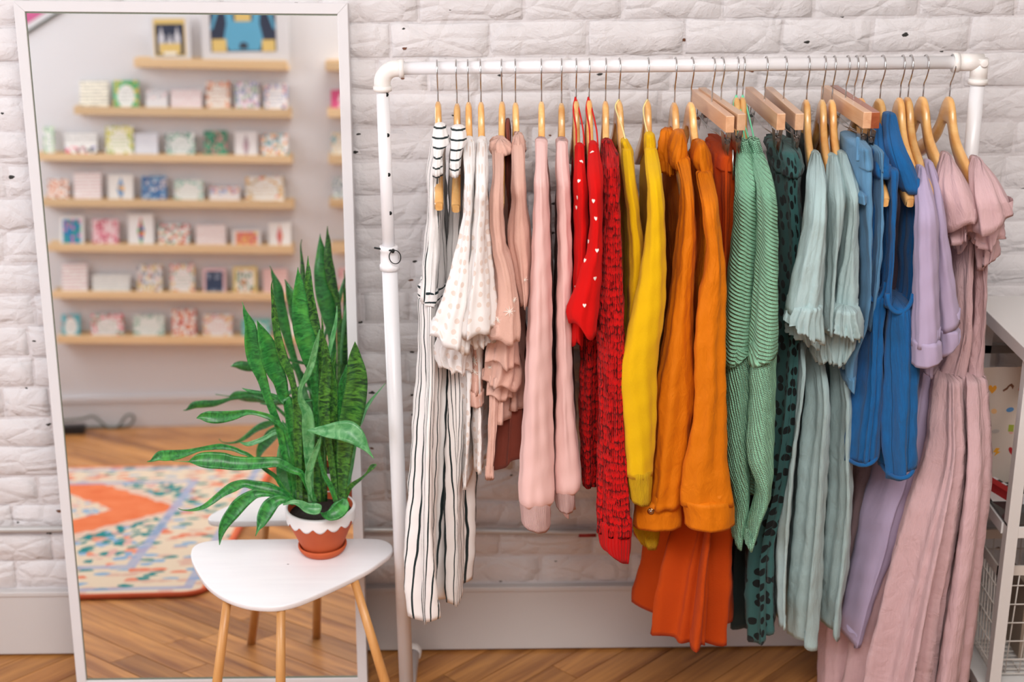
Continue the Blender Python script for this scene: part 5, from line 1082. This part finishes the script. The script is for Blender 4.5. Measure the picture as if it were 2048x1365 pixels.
LEAVES = [
 (0, 2.95, 2.93, [(484, 604, 1), (487, 612, 2), (490, 625, 8), (501, 654, 21), (504, 687, 27), (511, 720, 29), (523, 753, 20), (533, 786, 16), (543, 815, 14), (559, 859, 14), (568, 903, 13), (580, 947, 12), (590, 1003, 10)]),
 (0, 2.93, 2.93, [(514, 641, 1), (517, 649, 6), (528, 676, 25), (536, 698, 33), (541, 720, 34), (550, 742, 33), (560, 764, 26), (568, 797, 20), (575, 804, 18), (581, 848, 17), (586, 892, 14), (592, 1002, 10)]),
 (1, 2.91, 2.92, [(545, 561, 1), (543, 575, 3), (547, 610, 8), (549, 632, 12), (552, 654, 13), (556, 676, 15), (561, 698, 17), (568, 720, 17), (578, 742, 15), (585, 764, 12), (590, 786, 13), (593, 800, 16), (595, 826, 17), (596, 870, 17), (597, 914, 14), (600, 1006, 11)]),
 (0, 2.95, 2.95, [(596, 535, 1), (596, 544, 4), (598, 566, 16), (599, 588, 24), (600, 610, 30), (601, 632, 31), (605, 654, 35), (611, 676, 37), (616, 698, 33), (621, 720, 28), (626, 742, 20), (630, 775, 15), (633, 815, 13), (640, 1004, 9)]),
 (1, 2.97, 2.95, [(616, 512, 1), (616, 529, 5), (617, 544, 10), (617, 566, 15), (618, 588, 18), (621, 610, 21), (625, 632, 21), (631, 654, 18), (637, 672, 13), (642, 700, 12), (646, 760, 12), (648, 900, 10), (650, 1004, 9)]),
 (1, 2.90, 2.92, [(643, 633, 1), (645, 654, 4), (644, 670, 7), (648, 687, 11), (651, 709, 15), (653, 731, 19), (652, 753, 21), (650, 775, 22), (649, 797, 23), (648, 815, 22), (650, 837, 20), (655, 870, 16), (662, 914, 13), (668, 958, 12), (672, 1004, 10)]),
 (2, 2.97, 2.95, [(674, 612, 1), (673, 632, 4), (670, 654, 7), (665, 676, 9), (660, 698, 8), (653, 740, 8), (648, 800, 8), (646, 1004, 7)]),
 (1, 2.93, 2.93, [(673, 702, 1), (669, 720, 5), (666, 731, 7), (666, 753, 9), (668, 775, 13), (667, 797, 15), (668, 850, 14), (672, 940, 11), (676, 1004, 8)]),
 (1, 2.89, 2.91, [(710, 684, 1), (710, 698, 13), (710, 720, 27), (712, 742, 36), (713, 764, 40), (711, 786, 42), (707, 812, 43), (702, 837, 41), (696, 859, 39), (691, 892, 32), (688, 925, 26), (686, 958, 19), (684, 1004, 12)]),
 (0, 2.95, 2.94, [(693, 730, 1), (690, 748, 8), (686, 764, 13), (684, 790, 15), (681, 850, 12), (678, 980, 9), (677, 1004, 8)]),
 (2, 3.0, 2.96, [(771, 767, 1), (755, 786, 3), (741, 803, 6), (730, 821, 8), (722, 842, 9), (714, 862, 8), (704, 930, 7), (690, 1002, 6)]),
 (2, 2.88, 2.91, [(639, 660, 1), (633, 687, 9), (628, 709, 12), (622, 731, 13), (613, 753, 12), (603, 772, 8), (600, 786, 8), (603, 804, 13), (614, 826, 20), (617, 860, 24), (618, 900, 20), (620, 950, 14), (622, 1006, 10)]),
 (0, 3.0, 2.96, [(484, 777, 1), (502, 783, 6), (526, 786, 5), (548, 793, 9), (565, 800, 8), (590, 804, 7), (614, 801, 6), (628, 801, 2)]),
 (0, 2.91, 2.93, [(393, 837, 1), (403, 834, 12), (416, 834, 21), (437, 835, 23), (466, 831, 18), (495, 825, 10), (519, 828, 9), (542, 836, 11), (560, 850, 9), (575, 872, 8), (590, 930, 8), (600, 1000, 7)]),
 (2, 2.97, 2.95, [(479, 885, 1), (495, 889, 8), (513, 884, 9), (533, 875, 8), (548, 866, 10), (575, 862, 8), (600, 900, 7), (615, 1000, 6)]),
 (0, 2.92, 2.93, [(294, 924, 1), (303, 922, 5), (318, 913, 17), (334, 912, 20), (356, 910, 18), (378, 905, 12), (400, 899, 8), (426, 895, 10), (444, 894, 11), (466, 898, 9), (483, 905, 8), (499, 912, 7), (532, 940, 8), (552, 955, 8), (563, 972, 8), (588, 1003, 7)]),
 (0, 2.86, 2.90, [(344, 922, 1), (374, 924, 2), (382, 923, 8), (395, 921, 22), (413, 921, 30), (444, 923, 31), (466, 927, 27), (499, 928, 24), (532, 926, 21), (554, 925, 19), (567, 931, 18), (585, 941, 14), (601, 947, 12), (614, 968, 12), (630, 1006, 11)]),
 (0, 2.86, 2.91, [(357, 1018, 1), (367, 1021, 2), (384, 1021, 5), (404, 1016, 8), (422, 1005, 11), (444, 988, 14), (466, 975, 19), (488, 968, 15), (510, 972, 18), (536, 976, 20), (554, 981, 14), (574, 990, 10), (590, 1006, 8)]),
 (0, 2.83, 2.89, [(439, 1091, 1), (441, 1074, 8), (446, 1056, 16), (455, 1040, 22), (466, 1026, 25), (477, 1012, 27), (492, 999, 24), (510, 989, 18), (527, 988, 12), (543, 990, 9), (560, 995, 8), (585, 1008, 8)]),
 (0, 2.83, 2.88, [(511, 1073, 1), (516, 1060, 6), (522, 1048, 17), (529, 1031, 26), (540, 1013, 28), (554, 1002, 21), (571, 1000, 13), (588, 1008, 9)]),
 (2, 2.855, 2.87, [(566, 1010, 3), (586, 1005, 8), (602, 1009, 14), (615, 1017, 19), (630, 1019, 22), (639, 1018, 17), (643, 1019, 3)]),
 (0, 2.86, 2.90, [(641, 1026, 1), (649, 1031, 12), (661, 1031, 22), (675, 1023, 30), (686, 1010, 26), (690, 998, 8)]),
 (2, 2.84, 2.86, [(748, 918, 1), (735, 901, 9), (724, 887, 22), (711, 873, 34), (697, 864, 40), (680, 862, 35), (658, 863, 26), (636, 862, 15), (615, 861, 2)]),
 (1, 2.94, 2.93, [(753, 930, 3), (746, 933, 9), (741, 938, 8), (732, 949, 4), (719, 960, 6), (704, 971, 9), (695, 984, 9), (689, 1003, 7)]),
 (2, 2.87, 2.90, [(642, 872, 1), (636, 892, 9), (627, 914, 13), (620, 936, 14), (616, 958, 12), (620, 982, 8), (622, 1006, 6)]),
 (2, 2.96, 2.95, [(565, 841, 1), (570, 859, 8), (572, 884, 22), (572, 905, 32), (573, 945, 36), (577, 969, 30), (586, 1002, 16)]),
 (0, 2.88, 2.90, [(636, 880, 2), (639, 914, 7), (649, 951, 9), (662, 975, 10), (672, 1004, 9)]),
 (1, 2.94, 2.94, [(655, 826, 2), (640, 870, 15), (630, 920, 20), (632, 970, 20), (634, 1006, 14)]),
 (1, 2.96, 2.94, [(606, 830, 3), (606, 880, 14), (606, 950, 16), (610, 1006, 12)]),
]
for i, (mi, Yt, Yb, pts) in enumerate(LEAVES):
    n = len(pts); rr = random.Random(i)
    C3 = [np.append(at(x, y, Yt+(Yb-Yt)*(j/(n-1))**.8), w_*1.0) for j, (x, y, w_) in enumerate(pts)]
    Q = crv(C3, 4); W_ = np.array([q[3] for q in Q]); Q = [q[:3] for q in Q]; m = len(Q)
    L = [0.]
    for j in range(1, m): L.append(L[-1]+np.linalg.norm(Q[j]-Q[j-1]))
    V, UVs = [], []; K = 7; sgn = rr.choice([-1, 1])
    for j in range(m):
        t = Q[min(j+1, m-1)]-Q[max(j-1, 0)]; t /= np.linalg.norm(t)
        view = Q[j]-ORG; view /= np.linalg.norm(view)
        sd = np.cross(t, view); sd /= max(1e-6, np.linalg.norm(sd)); nrm = np.cross(sd, t)
        if nrm@view > 0: nrm = -nrm
        fwd_ = (Q[j]-ORG)@FW; hw = max(.0007, W_[j]*.54*fwd_/F_PX)
        rol = .5*math.sin(L[j]*7+i)*sgn*.35; s2 = sd*math.cos(rol)+nrm*math.sin(rol); n2 = np.cross(s2, t); n2 = n2 if n2@nrm > 0 else -n2
        for q in range(K):
            u = -1+2*q/(K-1); fold = .32*abs(u)**1.5*hw+.0012*math.sin(L[j]*90+i)*abs(u)*min(1, hw/.01)
            V.append(tuple(Q[j]+s2*hw*u/math.cos(rol)+n2*(fold-.3*.3*hw))); UVs.append((u*.5, L[j]))
        for q in range(K):
            u = 1-2*q/(K-1); fold = .32*abs(u)**1.5*hw+.0012*math.sin(L[j]*90+i)*abs(u)*min(1, hw/.01); th = .0016*(1-abs(u)**3)+.0002
            V.append(tuple(Q[j]+s2*hw*u*.995/math.cos(rol)+n2*(fold-.3*.3*hw-th))); UVs.append((u*.5, L[j]))
    k2 = 2*K; F = [[j*k2+q, j*k2+(q+1) % k2, (j+1)*k2+(q+1) % k2, (j+1)*k2+q] for j in range(m-1) for q in range(k2)]+[list(range(k2))[::-1], list(range((m-1)*k2, m*k2))]
    mk('leaf', V, F, LM[mi], pot, uv=UVs)

# ------------------------------------------------------------------ white desk at the right edge
ZD = .967; DX = 1.089; M['desk'] = basic('white_desk_paint', hexc(226, 224, 222), .4)
dt = thing('white_desk', 'white metal framed desk with shelves at the right edge beyond the dresses', 'desk', (1.5, 3.0, 0))
box('desktop', (DX-.004, 2.828, ZD-.030), (1.95, 3.2, ZD), M['desk'], dt, bevel=.0015)
for (x, y) in ((DX+.004, 2.832), (1.9, 2.832), (DX+.02, 3.165), (1.9, 3.165)): box('leg', (x, y, 0), (x+.026, y+.026, ZD-.030), M['desk'], dt, bevel=.001)
ZM = .545
for q in ((DX, 2.858, DX+.022, 3.165), (DX+.022, 2.834, 1.9, 2.854), (DX+.022, 3.168, 1.9, 3.188)): box('shelf_rail', (q[0], q[1], ZM-.028), (q[2], q[3], ZM), M['desk'], dt, bevel=.001)
gm = NT('smoked_glass'); gm.P(Base_Color=(.05, .05, .05), Roughness=.06, Alpha=.75, Specular_IOR_Level=.7)
box('glass_shelf', (DX+.004, 2.836, ZM+.0005), (1.92, 3.188, ZM+.0065), gm.m, dt)
box('back_rail', (DX, 3.165, .835), (1.9, 3.185, .855), basic('shaded_white_steel', hexc(150, 144, 140), .4, .3), dt)  # white frame rail, its shade painted in as grey
box('lower_shelf', (DX-.006, 2.82, .092), (1.95, 3.195, .122), M['desk'], dt, bevel=.001)
box('cable_tray', (1.16, 3.1, .90), (1.9, 3.13, .912), M['black'], dt)
for x in (1.17, 1.24): tube('tray_bracket', [(x, 3.115, .937), (x, 3.115, .90)], .004, M['black'], dt, 8)
# wire basket
BX0, BX1, BY0, BY1 = 1.098, 1.50, 2.875, 3.06; BZ = float(at(1956, 1068, BY1)[2]); BB = .130
bk = thing('wire_basket', 'white wire basket with flat rim under the glass shelf', 'basket', (1.33, 3.0, BB))
M['wire'] = basic('white_wire', hexc(216, 208, 200), .4)
for b_ in (((BX0, BY0, BZ-.012), (BX0+.004, BY1, BZ+.012)), ((BX0, BY1-.004, BZ-.012), (BX1, BY1, BZ+.012)), ((BX0, BY0, BZ-.012), (BX1, BY0+.004, BZ+.012)), ((BX1-.004, BY0, BZ-.012), (BX1, BY1, BZ+.012))): box('rim', b_[0], b_[1], M['wire'], bk)
ws = []; ins = .02
for y in np.linspace(BY0+.015, BY1-.015, 9):
    ws.append(tubev([(BX0+.002, y, BZ), (BX0+ins*.6, y, BB+.03), (BX0+ins, y, BB+.004), (BX1-ins, y, BB+.004), (BX1-.002, y, BZ)], .0016, 5))
for x in np.linspace(BX0+.02, BX1-.02, 12):
    ws.append(tubev([(x, BY0+.002, BZ), (x, BY0+ins, BB+.004), (x, BY1-ins, BB+.004), (x, BY1-.002, BZ)], .0016, 5))
for z in np.linspace(BB+.05, BZ-.04, 5):
    e = .003; ws.append(tubev([(BX0+e, BY0+e, z), (BX1-e, BY0+e, z), (BX1-e, BY1-e, z), (BX0+e, BY1-e, z), (BX0+e, BY0+e, z)], .0018, 5))
mk('wire_grid', *join(ws), M['wire'], bk, kind='stuff')
# contents of basket and shelf
V, F = join([(boxv((1.2+.05*i, 2.95, BB+.008), (1.2+.05*i+.012, 3.08, BB+.20+.02*(i % 2))), BF) for i in range(1)])
mk('folded_papers', V, F, basic('kraft_paper', hexc(150, 132, 116), .8), smooth=False, label='brown paper packet standing in the white wire basket', category='packet')
# sticker sheet in a clear sleeve
YS = 3.05
A, B = at(1938, 955, YS), at(2110, 733, YS)
shm = NT('clear_sleeve'); shm.P(Base_Color=hexc(206, 192, 180), Roughness=.22, Alpha=.93)
sp = thing('sticker_sheet', 'clear sleeve printed with small coloured icons standing on the glass shelf', 'sheet', (A[0]+.1, YS, ZM+.0065))
nX, nZ = 24, 16; V = []; z0s, z1s = ZM+.0075, float(B[2])
for s_ in (0, 1):
    for j in range(nZ+1):
        for i in range(nX+1): u, v = i/nX, j/nZ; V.append((A[0]+(B[0]-A[0])*u, YS+.006*math.sin(5*u+4*v)+.004*math.sin(11*u-7*v)+.0012*s_, z0s+(z1s-z0s)*v))
k3 = nX+1; o3 = k3*(nZ+1)
F = [[j*k3+i, j*k3+i+1, (j+1)*k3+i+1, (j+1)*k3+i] for j in range(nZ) for i in range(nX)]+[[o3+j*k3+i+1, o3+j*k3+i, o3+(j+1)*k3+i, o3+(j+1)*k3+i+1] for j in range(nZ) for i in range(nX)]
sh = mk('sleeve', V, F, shm.m, sp)
cir = [(.5*math.cos(t), .5*math.sin(t)) for t in np.linspace(0, 2*math.pi, 14)[:-1]]
bolt = [(-.1, .5), (.3, .5), (.1, .12), (.4, .1), (-.2, -.5), (-.05, -.05), (-.35, 0)]; sq = [(-.35, -.5), (.35, -.5), (.35, .5), (-.35, .5)]; oval = [(x, y*.6) for x, y in cir]
worm = [(-.5, -.25), (-.2, -.05), (0, .2), (.25, .35), (.5, .1), (.4, -.2), (.25, .05), (.1, .1), (-.1, -.2), (-.45, -.38)]
arc = [(.5*math.cos(t), .5*math.sin(t)-.2) for t in np.linspace(0, math.pi, 9)]+[(.3*math.cos(t), .3*math.sin(t)-.2) for t in np.linspace(math.pi, 0, 9)]
cat_ = [(-.4, -.5), (.2, -.5), (.25, .0), (.45, .35), (.35, .4), (.1, .1), (-.1, .1), (-.15, .3), (-.3, .12), (-.4, .3)]
for nm, x, y, ol, s_, cc in (('heart_icon', 1985, 778, HEART, .022, (220, 150, 40)), ('dog_icon', 2017, 775, worm, .026, (110, 70, 50)), ('rainbow_icon', 2044, 777, arc, .022, (190, 130, 110)), ('snail_icon', 1988, 823, cir, .013, (216, 170, 120)), ('planet_icon', 2020, 820, oval, .020, (90, 140, 190)), ('face_icon', 2045, 822, cir, .011, (120, 116, 112)),
   ('cat_icon', 1964, 865, cat_, .018, (60, 58, 58)), ('cloud_icon', 1991, 863, oval, .019, (176, 168, 162)), ('portrait_icon', 2022, 857, sq, .017, (150, 160, 60)), ('lips_icon', 2022, 866, oval, .010, (200, 150, 140)), ('flower_icon', 1963, 906, cir, .011, (70, 90, 90)), ('lightning_icon', 1993, 905, bolt, .022, (222, 156, 40)), ('heart_icon', 2025, 902, HEART, .022, (170, 30, 34))):
    BV.clear(); decal(nm, [sh], x, y, ol, s_, basic(nm+'_print', hexc(*cc), .6), sp, lift=.0006)
# small striped thing on the glass shelf
P0 = at(2008, 990, 2.96); P0 = atz(2012, 993, ZM+.0066)
pz0 = ZM+.0072
pn = thing('hair_clip', 'small red triangular clip with a black and white striped edge on the glass shelf', 'clip', (P0[0], P0[1], pz0))
def bx2(nm, u0, u1, v0, v1, h, mat):
    dr = np.array([.35, -.94, 0]); pr = np.array([.94, .35, 0]); c0 = np.array([P0[0], P0[1], pz0]); 
    q = [c0+dr*u0+pr*v0, c0+dr*u1+pr*v0, c0+dr*u1+pr*v1, c0+dr*u0+pr*v1]; V = [tuple(p) for p in q]+[tuple(p+np.array([0, 0, h])) for p in q]; mk(nm, V, BF, mat, pn, smooth=False)
bx2('red_body', -.06, .05, -.016, .004, .022, basic('red_felt', hexc(168, 20, 24), .7))
for i in range(7): bx2('stripe', -.06+.0157*i, -.06+.0157*(i+1), .0045, .014, .020, basic('black_stripe', hexc(24, 24, 26), .6) if i % 2 else M['frame'])
q = atz(1994, 992, ZM+.0066); box('paper_tag', (q[0]-.02, q[1]-.03, pz0-.0004), (q[0]+.012, q[1]+.05, pz0+.0006), M['desk'], label='white paper tag lying beside the red clip on the glass shelf', category='tag')
